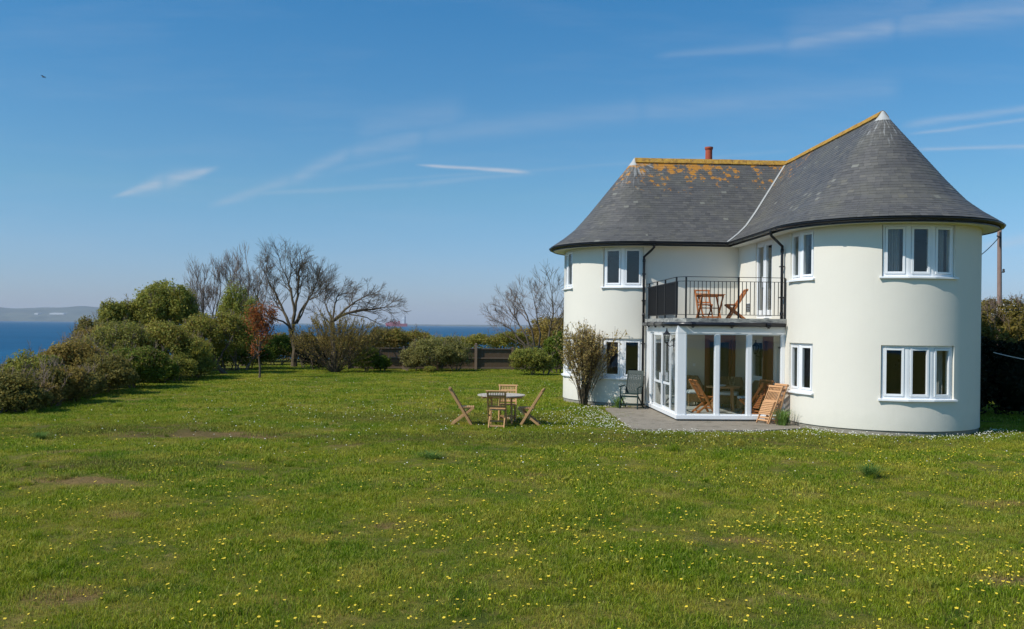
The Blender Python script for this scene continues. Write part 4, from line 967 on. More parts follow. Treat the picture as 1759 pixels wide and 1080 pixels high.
pbush('brown_thicket', 'brown thicket rising behind the bare tree beside the house', 'bush', [(968, 60, 537, 620, 56), (925, 45, 556, 620, 57)], 'lf_brown', 12000, .10, None, .26, twigs=26, seed=23)
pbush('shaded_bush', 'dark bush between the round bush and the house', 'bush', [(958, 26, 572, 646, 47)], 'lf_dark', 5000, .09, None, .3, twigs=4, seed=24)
pbush('small_mound_bush', 'knee high green tuft at the foot of the pale bush', 'bush', [(738, 11, 628, 641, 45.6)], 'lf_olive', 900, .05, None, .3, stems=False, seed=25)

pbush('background_scrub', 'brown green scrub behind the spreading tree, in front of the sea', 'bush', [(350, 50, 585, 632, 57), (430, 60, 580, 632, 58), (500, 40, 584, 632, 58)], 'lf_gorse', 12000, .11, None, .3, seed=26)
pbush('background_scrub', 'olive scrub low behind the twiggy shrub, in front of the sea', 'bush', [(560, 50, 588, 636, 54), (610, 40, 582, 636, 54.5)], 'lf_gorse', 9000, .10, None, .3, seed=27)
# leaning trunks of the spreading tree
def trunk_tree(name, label, base, D, segs_def, lev, seed, m='bark', twm=None, sides=5, leaf=None, nleaf=0, lsize=.05, cat='tree', group=None, **kw):
    X, Y, _ = at(base[0], base[1], D); z = float(gz(X, Y)); root = empty(name, (X, Y, z)); tag(root, label, cat, group)
    rn = random.Random(seed); big, small, tips = [], [], []
    for (pts, r0, r1, kids) in segs_def:
        w = [Vector(at(x, y, D+dd))-Vector((X, Y, z)) for (x, y, dd) in pts]
        if pts[0][:2] == tuple(base): w[0].z = -.15
        # subdivide the limb with a little wander
        q = [w[0]]
        for a, b in zip(w, w[1:]):
            for k in range(1, 4): q.append(a.lerp(b, k/3)+(Vector((rn.gauss(0, .03), rn.gauss(0, .03), rn.gauss(0, .02))) if k < 3 else Vector((0, 0, 0))))
        n = len(q)-1
        for i in range(n):
            ra, rb2 = r0+(r1-r0)*i/n, r0+(r1-r0)*(i+1)/n; big.append((tuple(q[i]), tuple(q[i+1]), ra*(1.35 if i == 0 and w[0].z < 0 else 1), rb2))
            if kids and i >= max(1, n*kids[2]):
                for _ in range(kids[0]):
                    d = (q[i+1]-q[i]).normalized(); s = Vector((rn.gauss(0, 1), rn.gauss(0, .8), rn.gauss(.2, .7))); s = (s-d*s.dot(d)).normalized()
                    grow(small, tips, q[i+1], d+s*.85, kids[1]*rn.uniform(.6, 1.2), rb2*.55, lev, rn, **kw)
        if kids: grow(small, tips, q[-1], q[-1]-q[-2], kids[1], r1*.9, lev, rn, **kw)
    seg_mesh(big, 'trunk', M[m], root, 8)
    if small: seg_mesh(small, 'crown', M[twm or m], root, 3)
    if leaf:
        k = rng.integers(0, len(tips), nleaf); tp = np.array([t[0] for t in tips])[k]; td = np.array([t[1] for t in tips])[k]
        c = tp-td*rng.uniform(0, .45, nleaf)[:, None]+rng.normal(size=(nleaf, 3))*.13
        nn = unit(nleaf)+np.array([[-.3, -.3, .5]]); nn /= np.linalg.norm(nn, axis=1)[:, None]
        leafcards(c, nn, rng.uniform(.6, 1.3, nleaf)*lsize, np.clip(rng.normal(.5, .22, nleaf), 0, 1), 'foliage', M[leaf], root)
    return root
K = dict(wig=.32, up=.06, spread=.66, ratio=.72, rmin=.0068, dens=.54)
trunk_tree('bare_tree', 'tallest bare tree with a clear trunk and wide twiggy crown', (505, 630), 50, [
    ([(505, 630, 0), (507, 600, 0), (500, 575, 0)], .17, .13, None),
    ([(500, 575, 0), (492, 545, .3), (478, 515, .6), (460, 480, .8)], .095, .035, (2, .75, .25)),
    ([(500, 575, 0), (506, 540, -.3), (500, 500, -.2), (490, 470, 0)], .10, .035, (2, 1.1, .35)),
    ([(503, 560, 0), (508, 520, .4), (513, 485, .5), (514, 462, .3)], .09, .03, (2, .68, .3)),
    ([(503, 560, 0), (522, 525, 0), (536, 505, .3), (545, 482, .2)], .075, .03, (2, .75, .3)),
    ([(503, 568, 0), (486, 552, -.4), (466, 545, -.8), (446, 520, -1)], .06, .02, (1, .9, .4)),
    ([(510, 555, 0), (530, 515, -.5), (548, 508, -.9)], .05, .02, (2, .9, .3))], 2, 101, 'bark', 'bark', kids=(2, 3), **K)
K2 = dict(dens=.5, wig=.32, up=.03, spread=.7, ratio=.68, rmin=.0068, wind=(.035, 0, 0))
trunk_tree('windswept_tree', 'low bare windswept tree whose branches reach right towards the ship', (572, 640), 48, [
    ([(572, 640, 0), (574, 600, 0), (570, 552, 0)], .15, .12, None),
    ([(570, 552, 0), (590, 540, 0), (620, 532, .3), (645, 530, .5), (664, 527, .6)], .09, .022, (2, .60, .22)),
    ([(570, 552, 0), (592, 532, -.5), (612, 517, -.6), (630, 507, -.6)], .075, .022, (2, .65, .25)),
    ([(570, 552, 0), (575, 522, .3), (580, 508, .4)], .06, .025, (2, .62, .3)),
    ([(570, 552, 0), (560, 525, .2), (558, 510, .3)], .05, .02, (2, .6, .3)),
    ([(600, 540, 0), (630, 545, .3), (650, 556, .5)], .035, .015, (1, .6, .3)),
    ([(566, 556, 0), (552, 540, 0), (545, 528, .2)], .035, .015, (1, .6, .3))], 2, 202, 'bark2', 'bark2', kids=(2, 3), **K2)
K3 = dict(wig=.24, up=.13, spread=.42, ratio=.72, rmin=.0068, dens=.50)
for (bx, lab, sd, st_) in ((352, 'leftmost thicket of bare upright twigs beside the dome shaped tree', 31, [(335, 480), (350, 470), (368, 490), (340, 505), (378, 470)]), (418, 'bare upright twigs behind the narrow fresh green tree, reaching highest', 32, [(392, 460), (412, 445), (428, 440), (446, 455), (402, 475), (455, 480)])):
    trunk_tree('bare_thicket', lab, (bx, 625), 51, [([(bx, 625, 0), ((bx+x)/2, 570, .2), (x, y+35, .3)], .07, .028, (2, .95, .4)) for (x, y) in st_], 2, sd, 'twig', 'twig', kids=(2, 3), group='bare twiggy trees behind the scrub', **K3)
K4 = dict(dens=.5, wig=.30, up=.06, spread=.65, ratio=.70, rmin=.008)
trunk_tree('bare_tree', 'bare many stemmed tree fanning out beside the left end of the house', (922, 622), 53, [
    ([(922, 622, 0), (900, 590, 0), (876, 564, .2), (856, 552, .3)], .07, .02, (2, .72, .35)),
    ([(922, 622, 0), (905, 580, 0), (888, 550, .3), (874, 530, .4)], .07, .02, (2, .72, .35)),
    ([(922, 622, 0), (915, 575, -.3), (905, 542, -.4), (896, 522, -.3)], .07, .022, (2, .72, .35)),
    ([(922, 622, 0), (928, 575, 0), (922, 540, .3), (917, 515, .3)], .06, .02, (2, .7, .35)),
    ([(922, 622, 0), (898, 592, .5), (868, 575, .8)], .04, .018, (1, .8, .4))], 2, 303, 'bark2', 'twig', kids=(1, 2), **K4)
trunk_tree('bare_tree', 'slender bare tree against the left edge of the house', (946, 622), 51, [
    ([(946, 622, 0), (942, 580, 0), (950, 540, .2), (948, 505, .2)], .08, .025, (2, 1.0, .3)),
    ([(946, 622, 0), (955, 575, 0), (968, 545, .3)], .05, .02, (2, .9, .4))], 2, 404, 'bark', 'bark', kids=(1, 2), **K4)
trunk_tree('leaning_trunk', 'short dark leaning trunk under the spreading tree', (388, 646), 42.5, [([(388, 646, 0), (376, 632, 0), (368, 612, .2), (352, 595, .4)], .12, .05, (1, .7, .3)), ([(372, 625, 0), (382, 605, 0), (392, 590, .2)], .05, .03, (1, .7, .3))], 1, 55, 'bark2', 'bark2', cat='trunk')
trunk_tree('copper_sapling', 'slim sapling with copper red leaves on the lawn', (445, 648), 40, [
    ([(445, 648, 0), (445, 620, 0), (447, 585, 0), (450, 545, 0)], .05, .02, (2, .46, .30)),
    ([(446, 600, 0), (438, 580, 0), (434, 550, 0)], .03, .014, (2, .42, .25)),
    ([(446, 600, 0), (456, 580, .2), (463, 550, .2)], .03, .014, (2, .42, .25))], 1, 66, 'bark2', 'twig', leaf='lf_red', nleaf=3000, lsize=.052, wig=.2, up=.16, spread=.4, rmin=.006)
def stem_shrub(name, label, loc, n, h, wdt, seed, leaf, nleaf, lsize, lev=1, r=.016, m='twig', lean=.45, group=None):
    root = empty(name, loc); tag(root, label, 'shrub', group); rn = random.Random(seed); segs, tips = [], []
    for i in range(n):
        a = rn.uniform(0, 2*PI); k = rn.random()**.6*lean
        grow(segs, tips, (.10*math.cos(a)*rn.random(), .10*math.sin(a)*rn.random(), -.05), (math.cos(a)*k*wdt/h*2, math.sin(a)*k*.7, 1), h*rn.uniform(.55, .80), r, lev, rn, wig=.16, up=.03, spread=.35, ratio=.5, rmin=.0045, kids=(1, 2))
    seg_mesh(segs, 'stems', M[m], root, 4)
    cand = segs; k = rng.integers(0, len(cand), nleaf*2); A = np.array([c_[0] for c_ in cand])[k]; B = np.array([c_[1] for c_ in cand])[k]; t = rng.random((len(k), 1)); c = A+(B-A)*t
    keep = rng.random(len(c)) < np.clip((c[:, 2]/h-.12)*1.6, 0, 1); c = c[keep][:nleaf]+rng.normal(size=(len(c[keep][:nleaf]), 3))*.018
    nn = unit(len(c))+np.array([[-.3, -.3, .3]]); nn /= np.linalg.norm(nn, axis=1)[:, None]
    leafcards(c, nn, rng.uniform(.6, 1.3, len(c))*lsize, np.clip(rng.normal(.5, .25, len(c)), 0, 1), 'foliage', M[leaf], root)
    return root
stem_shrub('wall_shrub', 'tall twiggy shrub with bronze green leaf buds against the left rounded end of the house', (2.20, 27.66, 0), 70, 1.95, .80, 5, 'lf_shrub', 6500, .040, 2, .011, 'bark', .34)
X, Y, _ = at(575, 640, 45)
stem_shrub('twiggy_shrub', 'grey brown twiggy shrub at the edge of the lawn under the windswept tree', (X, Y, 0), 90, 2.5, 2.7, 6, 'lf_brown', 12000, .042, 2, .014, 'bark', .85)

# strap leaved plants by the wall and grass tufts on the lawn
def strap_plant(name, label, loc, n, h, spread, seed, mat='lf_strap', cat='plant', wdt=.022, group=None):
    rn = random.Random(seed); v, q, ti = [], [], []
    for i in range(n):
        a = rn.uniform(0, 2*PI); b = rn.random()**.7*spread*.35; x0, y0 = b*math.cos(a)*rn.random(), b*math.sin(a)*rn.random(); hh = h*rn.uniform(.6, 1.15); out = spread*rn.uniform(.15, .7)
        w = wdt*rn.uniform(.7, 1.2); px_, py_ = -math.sin(a)*w/2, math.cos(a)*w/2; base = len(v); S = 5; tt_ = rn.random()
        for k in range(S):
            t = k/(S-1); x = x0+math.cos(a)*out*t**1.6; y = y0+math.sin(a)*out*t**1.6; z = hh*(math.sin(min(t*1.9, PI/1.55)))*(1 if t < .85 else .93); ww = 1-t*.85
            v += [(x-px_*ww, y-py_*ww, z-.02), (x+px_*ww, y+py_*ww, z-.02)]
        for k in range(S-1): q.append((base+2*k, base+2*k+1, base+2*k+3, base+2*k+2)); ti.append(tt_)
    o = npmesh(name, v, q, M[mat], None, ti, loc=loc); return tag(o, label, cat, group)
x, y, _ = HW(-5.98, -2.72); strap_plant('strap_leaved_plant', 'clump of strap leaves at the wall left of the green plastic chair', (x, y-.15, 0), 70, .34, .55, 1)
x, y, _ = HW(-2.60, -7.35); strap_plant('strap_leaved_plant', 'clump of strap leaves at the foot of the leaning folded chairs', (x, y, .0), 110, .40, .60, 2)
for i, (px_, py_, h_, s_, lab) in enumerate(((1495, 815, .22, .42, 'dark rank grass tuft on the lawn in front of the right rounded end'), (70, 752, .16, .34, 'small grass tuft at the far left of the lawn'), (742, 784, .13, .45, 'low wide grass tuft on the lawn in front of the round table'))):
    X, Y = gnd(px_, py_); strap_plant('grass_tuft', lab, (X, Y, float(gz(X, Y))), 300, h_, s_*1.2, 20+i, 'lf_strap', 'grass tuft', .009)

# pebbles at the foot of the wall
rn = random.Random(4)
pv_ = [(x*.5, y*.5, z*.5) for x, y, z in ((1,0,0),(.3,.9,.1),(-.8,.5,0),(-.7,-.6,.1),(.4,-.9,0),(0,.1,.6))]
pf_ = [(0,1,5),(1,2,5),(2,3,5),(3,4,5),(4,0,5)]
pme = bpy.data.meshes.new('pebble'); pme.from_pydata(pv_, [], pf_); pme.materials.append(M['stone'])
for i in range(46):
    o = bpy.data.objects.new('pebble', pme); t = rn.random(); x, y, _ = HW(-6.9+t*1.35+rn.gauss(0, .06), -2.0-t*.55+rn.gauss(0, .10)); s = rn.uniform(.05, .13)
    o.location = (x, y, .0); o.scale = (s, s*rn.uniform(.6, 1), s*.6); o.rotation_euler = (0, 0, rn.uniform(0, 6)); link(o)
    tag(o, 'pale stone in the row along the foot of the left rounded end', 'pebble', 'pale stones along the wall')

# ------------------------------------------------------------ fence behind the lawn
def fence_panel(x0, y0, x1, y1, lab):
    d = math.hypot(x1-x0, y1-y0); r = empty('board_fence', (x0, y0, float(gz(x0, y0))), math.atan2(y1-y0, x1-x0)); tag(r, lab, 'fence', 'fence panels')
    n = int(d/.15); me = None; hh = 1.18
    for k in range(n):
        x = .06+k*(d-.12)/n; w = (d-.12)/n-.004
        o = MB().box(0, w, .0, .018, .06, hh-.04+rn.uniform(-.012, .012)).build('board', M['fence'], r, loc=(x, rn.uniform(0, .006), 0))
    for z, t in ((hh-.02, .05), (hh*.55, .07), (.12, .09)): MB().box(.05, d-.05, -.05, -.003, z-t/2, z+t/2).build('rail', M['rail'], r)
    return r
fx = [at(px_, 634, D)[:2] for px_, D in ((600, 48.4), (640, 48.5), (693, 48.8), (752, 49.0), (817, 49.4), (880, 49.8), (942, 50.2), (1000, 50.6))]
names = ['behind the dark low bush', 'between the dark low bush and the pale bush', 'behind the left half of the pale bush', 'behind the right half of the pale bush', 'between the tall post and the round bush', 'behind the round bush', 'hidden mostly by the house corner']
for i in range(len(fx)-1):
    fence_panel(*fx[i], *fx[i+1], 'dark weathered board fence panel '+names[i])
for i, p in enumerate(fx):
    h_ = 1.42 if i == 4 else 1.24
    o = MB().box(-.07, .07, -.10, .04, -.2, h_).add([(-.08, -.11, h_), (.08, -.11, h_), (.08, .05, h_), (-.08, .05, h_), (0, -.03, h_+.05)], [(0, 1, 4), (1, 2, 4), (2, 3, 4), (3, 0, 4)]).build('fence_post', M['rail'] if i in (2, 4) else M['fence'], None, loc=(p[0], p[1], float(gz(*p))))
    tag(o, ['fence post behind the twiggy shrub', 'fence post at the dark low bush', 'paler fence post just left of the pale bush', 'fence post hidden in the pale bush', 'tallest thick post right of the pale bush', 'fence post left of the round bush', 'fence post behind the round bush', 'fence post behind the house'][i], 'fence post', 'fence posts')

# ------------------------------------------------------------ right hand side: hedge, pole, trees
hb_ = []
for k in range(9): X = 12.1+k*1.25; hb_.append(((X, 26.3+.25*math.sin(k*1.7)+k*.05, 1.15), (1.05, .95, 1.62+.10*math.sin(k*2.3))))
c, nn, sz, ti = blob_leaves(hb_, 46000, .085, .22)
hr = empty('tall_hedge', (12.5, 26.3, 0)); tag(hr, 'tall hedge right of the house, shade coloured in below, sunlit reddish colour on top', 'hedge'); org = np.array([12.5, 26.3, 0])
tp_ = c[:, 2] > 2.22+.12*np.sin(c[:, 0]*3)  # painted light: shade colour on leaves below this line, sunlit colour above
leafcards(c[~tp_]-org, nn[~tp_], sz[~tp_], ti[~tp_], 'foliage', M['lf_ivy_hedgeshade'], hr); leafcards(c[tp_]-org, nn[tp_], sz[tp_]*.9, ti[tp_], 'sunlit_top', M['lf_hedgetop'], hr)
cm = MB()
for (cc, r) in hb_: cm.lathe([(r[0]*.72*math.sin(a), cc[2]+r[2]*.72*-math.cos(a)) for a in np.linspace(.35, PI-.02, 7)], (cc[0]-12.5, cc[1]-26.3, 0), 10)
cm.build('dark_core', M['lf_ivy_hedgeshade'], hr)  # dark filler body, in the same shade colour as the lower leaves
rn = random.Random(9); segs, tips = [], []
for _ in range(120):
    X = rn.uniform(11.6, 22); grow(segs, tips, (X-12.5, rn.uniform(-.5, .5), 2.45), (rn.gauss(0, .3), rn.gauss(0, .3), 1), rn.uniform(.15, .4), .008, 1, rn, rmin=.005)
seg_mesh(segs, 'twigs', M['twig'], hr, 3)
pbush('blossom_bush', 'bush with white blossom behind the hedge at the foot of the pole', 'bush', [(1735, 26, 518, 580, 29), (1700, 14, 530, 575, 29)], 'lf_hedgetop', 5000, .07, None, .3, mat2='lf_blossom', frac2=.16, twigs=24, seed=41)
for (xc, hw, yt, D, lab, mt, sd) in ((1700, 34, 516, 46, 'orange brown tree top behind the pole, left of it', 'lf_hedgetop', 42), (1742, 30, 510, 48, 'orange brown tree top at the right edge behind the hedge', 'lf_hedgetop', 43), (1790, 40, 512, 50, 'brown tree beyond the right edge behind the hedge', 'lf_brown', 44)):
    pbush('background_tree', lab, 'tree', [(xc, hw, yt, 610, D)], mt, 7000, .11, 'trees behind the hedge', .26, twigs=24, seed=sd)
X, Y, _ = at(1716.5, 500, 30)
pr_ = empty('telegraph_pole', (X, Y, 0)); tag(pr_, 'weathered wooden telegraph pole behind the hedge beside the house', 'pole')
MB().tube([(0, 0, -.3), (.01, 0, 3), (-.02, 0, 5.65), (-.02, 0, 5.75)], [.080, .074, .066, .066], 12).build('pole', M['polewood'], pr_, smooth=True)
MB().lathe([(.0, 0), (.03, .0), (.045, .03), (.03, .06), (.04, .09), (.02, .12), (0, .12)], (.13, 0, 4.36), 10).tube([(.0, 0, 4.36), (.13, 0, 4.36)], .012, 6).build('insulator', M['iron'], pr_)
MB().tube([(-.02, -.1, 5.5), (-.2, -.18, 5.55)], .02, 6).tube([(-.05, -.09, 5.7), (-.05, -.09, 5.2)], .02, 6).build('cable_clip', M['iron'], pr_)
def wire(name, a, b, sag, r, m, lab, cat='cable'):
    a = Vector(a); b = Vector(b); pts = []
    for k in range(17): t = k/16; p = a.lerp(b, t); p.z -= sag*4*t*(1-t); pts.append(p-a)
    tag(MB().tube(pts, r, 5).build(name, m, None, loc=a), lab, cat)
hx, hy, _ = HW(R+.03, -5.0)
wire('overhead_cable', (X-.1, Y-.1, 5.5), (hx, hy, 4.1), .35, .014, M['iron'], 'black cable running from the pole down to the side of the house')
p1 = at(1706, 605, 23.6); p2 = at(1820, 626, 22.0)
wire('washing_line', p1, p2, .03, .009, M['white'], 'pale washing line in front of the dark hedge', 'line')
tag(MB().box(-.06, .06, -.06, .06, -.2, p2[2]+.1).build('line_post', M['polewood'], None, loc=(p2[0], p2[1], 0)), 'wooden post holding the washing line beyond the right edge', 'post')

# bird
X, Y, Z = at(75, 132, 90)
b = empty('gull', (X, Y, Z)); tag(b, 'tiny dark bird high in the sky at the left', 'bird')
MB().lathe([(0, -.2), (.045, -.12), (.06, 0), (.03, .15), (0, .2)], (0, 0, 0), 8).build('body', M['iron'], b).rotation_euler = (0, PI/2, 0)
MB().add([(-.05, 0, 0), (.05, 0, 0), (.0, .28, .1), (-.05, .5, .03)], [(0, 1, 2), (0, 2, 3)]).add([(-.05, 0, 0), (.05, 0, 0), (.0, -.28, .1), (-.05, -.5, .03)], [(1, 0, 2), (2, 0, 3)]).build('wings', M['iron'], b)

# ------------------------------------------------------------ furniture (front of a chair is +x)
def folding_chair(name, label, cat, m, loc, rz, slats=10, group=None, sc_=1.0):
    r = empty(name, loc, rz); tag(r, label, cat, group); r.scale = (sc_,)*3; W2 = .215
    for s in (-1, 1):
        MB().beam((-.33, s*W2, .885), (.215, s*W2, 0), .030, .058, (1, 0, 0)).build('back_post', m, r, bevel=.004)
        MB().beam((.275, s*(W2-.034), .43), (-.275, s*(W2-.034), 0), .026, .054, (1, 0, 0)).build('leg', m, r, bevel=.004)
    MB().beam((-.325, -W2-.035, .88), (-.325, W2+.035, .88), .055, .026, (.52, 0, .85)).build('top_rail', m, r, bevel=.004)
    def bp(z): return -.33+(.885-z)*.545/.885
    b = MB(); 
    for z in (.76, .50): MB().beam((bp(z), -W2+.012, z), (bp(z), W2-.012, z), .022, .045, (-.62, 0, 1)).build('back_rail', m, r)
    b = MB()
    for k in range(slats):
        y = -W2+.03+(2*W2-.06)*k/(slats-1); b.beam((bp(.862), y, .862), (bp(.515), y, .515), .017, .010, (1, 0, .6))
    b.build('back_slats', m, r)
    b = MB()
    for k in range(8):
        x = -.075+k*.047; b.beam((x, -W2+.022, .434-(.012 if k == 0 else 0)), (x, W2-.022, .434-(.012 if k == 0 else 0)), .038, .020)
    b.build('seat_slats', m, r)
    b = MB(); 
    for s in (-1, 1): b.beam((-.10, s*(W2-.05), .412), (.285, s*(W2-.05), .412), .022, .026)
    b.build('seat_frame', m, r)
    b = MB().beam((.13, -W2+.012, .135), (.13, W2-.012, .135), .02, .04).beam((-.205, -W2+.04, .055), (-.205, W2-.04, .055), .02, .04)
    b.build('stretcher', m, r); return r
GC = 'folding chairs round the table on the lawn'
def on(x, y): return (x, y, float(gz(x, y))+.002)
X0, Y0 = -.24, 22.30
t = empty('round_table', on(X0, Y0), .05); tag(t, 'round slatted teak table on the lawn', 'table')
b = MB(); Rt = .585
for k in range(13):     # planks of the top, cut to the circle
    x0, x1 = -Rt+k*2*Rt/13+.003, -Rt+(k+1)*2*Rt/13-.003; pts = []
    for x in np.linspace(x0, x1, 4): pts.append((x, math.sqrt(max(0, Rt*Rt-x*x))-.002))
    n = len(pts); poly = pts+[(x, -y) for x, y in pts[::-1]]; nn_ = len(poly)
    MB().add([(*p, .705) for p in poly]+[(*p, .730) for p in poly], [tuple(range(nn_))[::1][::-1][::-1], tuple(range(nn_, 2*nn_))[::-1]]+[(i, (i+1) % nn_, nn_+(i+1) % nn_, nn_+i) for i in range(nn_)]).build('plank', M['teak_top'], t)
MB().box(-.50, .50, -.30, -.27, .66, .704).box(-.50, .50, .27, .30, .66, .704).box(-.30, -.27, -.269, .269, .65, .704).box(.27, .30, -.269, .269, .65, .704).build('apron', M['teak'], t)
for sx in (-1, 1):
    for sy in (-1, 1): MB().beam((sx*.245, sy*.22, .704), (sx*.255, sy*.235, 0), .028, .055, (0, 1, 0)).build('leg', M['teak'], t, bevel=.004)
    MB().beam((sx*.25, -.21, .16), (sx*.25, .21, .16), .02, .045).beam((sx*.25, -.21, .42), (sx*.25, .21, .42), .02, .045).build('stretcher', M['teak'], t)
folding_chair('folding_chair', 'teak folding chair left of the round table, seen side on facing right', 'chair', M['teak'], on(-1.18, 22.22), .03, group=GC)
folding_chair('folding_chair', 'teak folding chair right of the round table, seen side on facing left', 'chair', M['teak'], on(.46, 22.12), PI-.12, group=GC)
folding_chair('folding_chair', 'teak folding chair in front of the round table, its back to the camera', 'chair', M['teak'], on(-.33, 21.62), PI/2-.06, group=GC)
folding_chair('folding_chair', 'teak folding chair behind the round table, facing the camera', 'chair', M['teak'], on(-.09, 23.12), -PI/2-.03, group=GC)

# green plastic recliner
gc = empty('reclining_chair', (3.55, 26.72, .024), math.atan2(-.90, -.42)); tag(gc, 'dark green plastic reclining chair against the house wall', 'chair'); g = M['greenplastic']
for s in (-1, 1):
    MB().beam((.24, s*.26, .62), (.30, s*.27, 0), .03, .045, (1, 0, 0)).beam((.27, s*.265, .40), (-.30, s*.27, .0), .028, .04, (1, 0, 0)).build('leg', g, gc, bevel=.005)
    MB().beam((.27, s*.29, .635), (-.20, s*.29, .655), .055, .028).build('armrest', g, gc, bevel=.008)
    MB().beam((-.14, s*.235, .42), (-.40, s*.235, 1.08), .032, .04, (1, 0, 0)).build('back_post', g, gc, bevel=.005)
MB().beam((.24, -.26, .12), (.24, .26, .12), .02, .035).beam((-.20, -.26, .08), (-.20, .26, .08), .02, .035).beam((.25, -.25, .36), (.25, .25, .36), .02, .05).build('stretcher', g, gc)
b = MB()
for k in range(8): b.beam((-.12+k*.052, -.225, .425), (-.12+k*.052, .225, .425), .040, .016)
b.build('seat_slats', g, gc)
b = MB()
for k in range(8): y = -.19+k*.054; b.beam((-.175, y, .50), (-.365, y, .98), .047, .012, (1, 0, .35))
b.build('back_slats', g, gc)
MB().beam((-.385, -.235, 1.035), (-.385, .235, 1.035), .02, .12, (-.37, 0, .93)).build('top_rail', g, gc, bevel=.005)
MB().beam((-.16, -.235, .46), (-.16, .235, .46), .02, .08, (-.37, 0, .93)).build('lower_rail', g, gc, bevel=.005)

# folded chairs leaning
def folded_chair(label, m, loc, rz, lean, group, roll=0.0):
    r = empty('folded_chair', loc); r.rotation_euler = (lean, roll, rz); tag(r, label, 'chair', group); W2 = .215
    for s in (-1, 1):
        MB().box(s*W2-.012, s*W2+.012, -.02, .02, 0, 1.02).build('back_post', m, r, bevel=.003)
        MB().box(s*(W2-.028)-.011, s*(W2-.028)+.011, -.045, -.008, -.02+.02, .60).build('leg', m, r, bevel=.003)
    MB().box(-W2-.03, W2+.03, -.03, .03, .99, 1.04).build('top_rail', m, r, bevel=.003)
    b = MB().box(-W2+.012, W2-.012, -.012, .012, .60, .645).box(-W2+.012, W2-.012, -.012, .012, .87, .91)
    for k in range(8): x = -.17+k*.0486; b.box(x-.010, x+.010, -.006, .006, .645, .99)
    b.build('back_slats', m, r)
    b = MB()
    for k in range(8): b.box(-W2+.02, W2-.02, -.068, -.052, .22+k*.047, .255+k*.047)
    b.build('seat_slats', m, r)
    MB().box(-W2+.03, W2-.03, -.03, -.012, .06, .10).box(-W2+.012, W2-.012, -.012, .012, .14, .18).build('stretcher', m, r); return r
GF = 'folded chairs leaning by the porch'
for (x, y, z, rz, ln_, rl_, m, lab, gg) in (
    (-2.98, -6.98, .024, -1.12, -.46, 0, 'fold', 'front folded honey coloured chair leaning beside the porch corner', GF),
    (-2.74, -6.86, .024, -1.22, -.34, 0, 'fold', 'back folded honey coloured chair leaning beside the downpipe', GF),
    (-2.92, -6.15, .10, -1.15, -.40, 0, 'orange', 'folded chair leaning inside the porch glass, at the right hand pane', None)):
    X, Y, _ = HW(x, y); folded_chair(lab, M[m], (X, Y, z), TH+rz, ln_, gg)

# balcony furniture
def HL(x, y, z): X, Y, _ = HW(x, y); return (X, Y, z)
bt = empty('balcony_table', HL(-3.95, -5.45, 2.662), TH); tag(bt, 'small orange wooden folding table on the balcony', 'table'); m = M['orange']
for k in range(7): MB().box(-.33, .33, -.30+k*.087, -.30+k*.087+.075, .63, .65).build('slat', m, bt)
MB().box(-.30, .30, -.29, -.26, .585, .628).box(-.30, .30, .26, .29, .585, .628).build('apron', m, bt)
for s in (-1, 1):
    MB().beam((-.28*s, -.25*1, .585), (-.27*s, .22, 0), .022, .04, (1, 0, 0)).build('leg', m, bt); MB().beam((-.24*s, .25, .585), (-.23*s, -.22, 0), .022, .04, (1, 0, 0)).build('leg', m, bt)
MB().beam((-.27, .20, .04), (.27, .20, .04), .02, .04).beam((-.23, -.20, .04), (.23, -.20, .04), .02, .04).beam((-.25, -.05, .28), (.25, -.05, .28), .02, .03).build('stretcher', m, bt)
folding_chair('balcony_chair', 'orange wooden folding chair behind the balcony table', 'chair', M['orange'], HL(-3.93, -4.75, 2.662), TH-PI/2, 4, 'balcony chairs', .9)
folding_chair('balcony_chair', 'orange wooden folding chair right of the balcony table, facing left', 'chair', M['orange'], HL(-3.22, -5.25, 2.662), TH+PI-.1, 4, 'balcony chairs', .9)

# inside the porch
def wicker(label, loc, rz, wd=.66, group='wicker seats in the porch', cush=True):
    r = empty('wicker_armchair', loc, rz); tag(r, label, 'armchair', group); m = M['wicker']; b = MB(); n = 22; vs = []; a0 = PI*.36
    for row, (zf, rf) in enumerate(((.05, .88), (.40, .98), (1.0, 1.05))):
        for k in range(n+1):
            a = a0+(2*PI-2*a0)*k/n; t = abs(a-PI)/(PI-a0); top = .88 if t < .45 else .88-.28*min(1, (t-.45)/.3)
            z = .08 if row == 0 else (.38 if row == 1 else top); vs.append((.34*rf*math.cos(a), wd/2*rf*math.sin(a), z))
    n1 = n+1; m2 = len(vs); vs += [(x*.90, y*.90, z) for x, y, z in vs]; fs = []
    for row in range(2):
        for k in range(n): i = row*n1+k; fs += [(i, i+1, i+n1+1, i+n1), (m2+i+1, m2+i, m2+i+n1, m2+i+n1+1)]
    for k in range(n): i = 2*n1+k; fs.append((i, i+1, m2+i+1, m2+i))
    b.add(vs, fs).build('woven_shell', m, r)
    MB().box(-.28, .30, -wd/2+.07, wd/2-.07, .12, .36).build('seat_base', m, r, bevel=.02)
    if cush: MB().box(-.24, .29, -wd/2+.085, wd/2-.085, .365, .45).build('cushion', M['cushion'], r, bevel=.03)
    for sx in (-.24, .26):
        for sy in (-1, 1): MB().tube([(sx, sy*(wd/2-.10), 0), (sx, sy*(wd/2-.10), .13)], .022, 8).build('leg', m, r)
    return r
wicker('wicker armchair at the back left of the porch', HL(-3.75, -2.75, .102), TH-PI/2+.2)
wicker('wicker armchair against the right hand wall of the porch', HL(-2.70, -5.0, .102), TH+PI)
wicker('wide wicker seat with a pale cushion behind the porch table', HL(-2.80, -3.35, .102), TH-PI/2-.5, .75)
rt = empty('porch_table', HL(-3.25, -4.30, .102), TH); tag(rt, 'round wooden table inside the glazed porch', 'table')
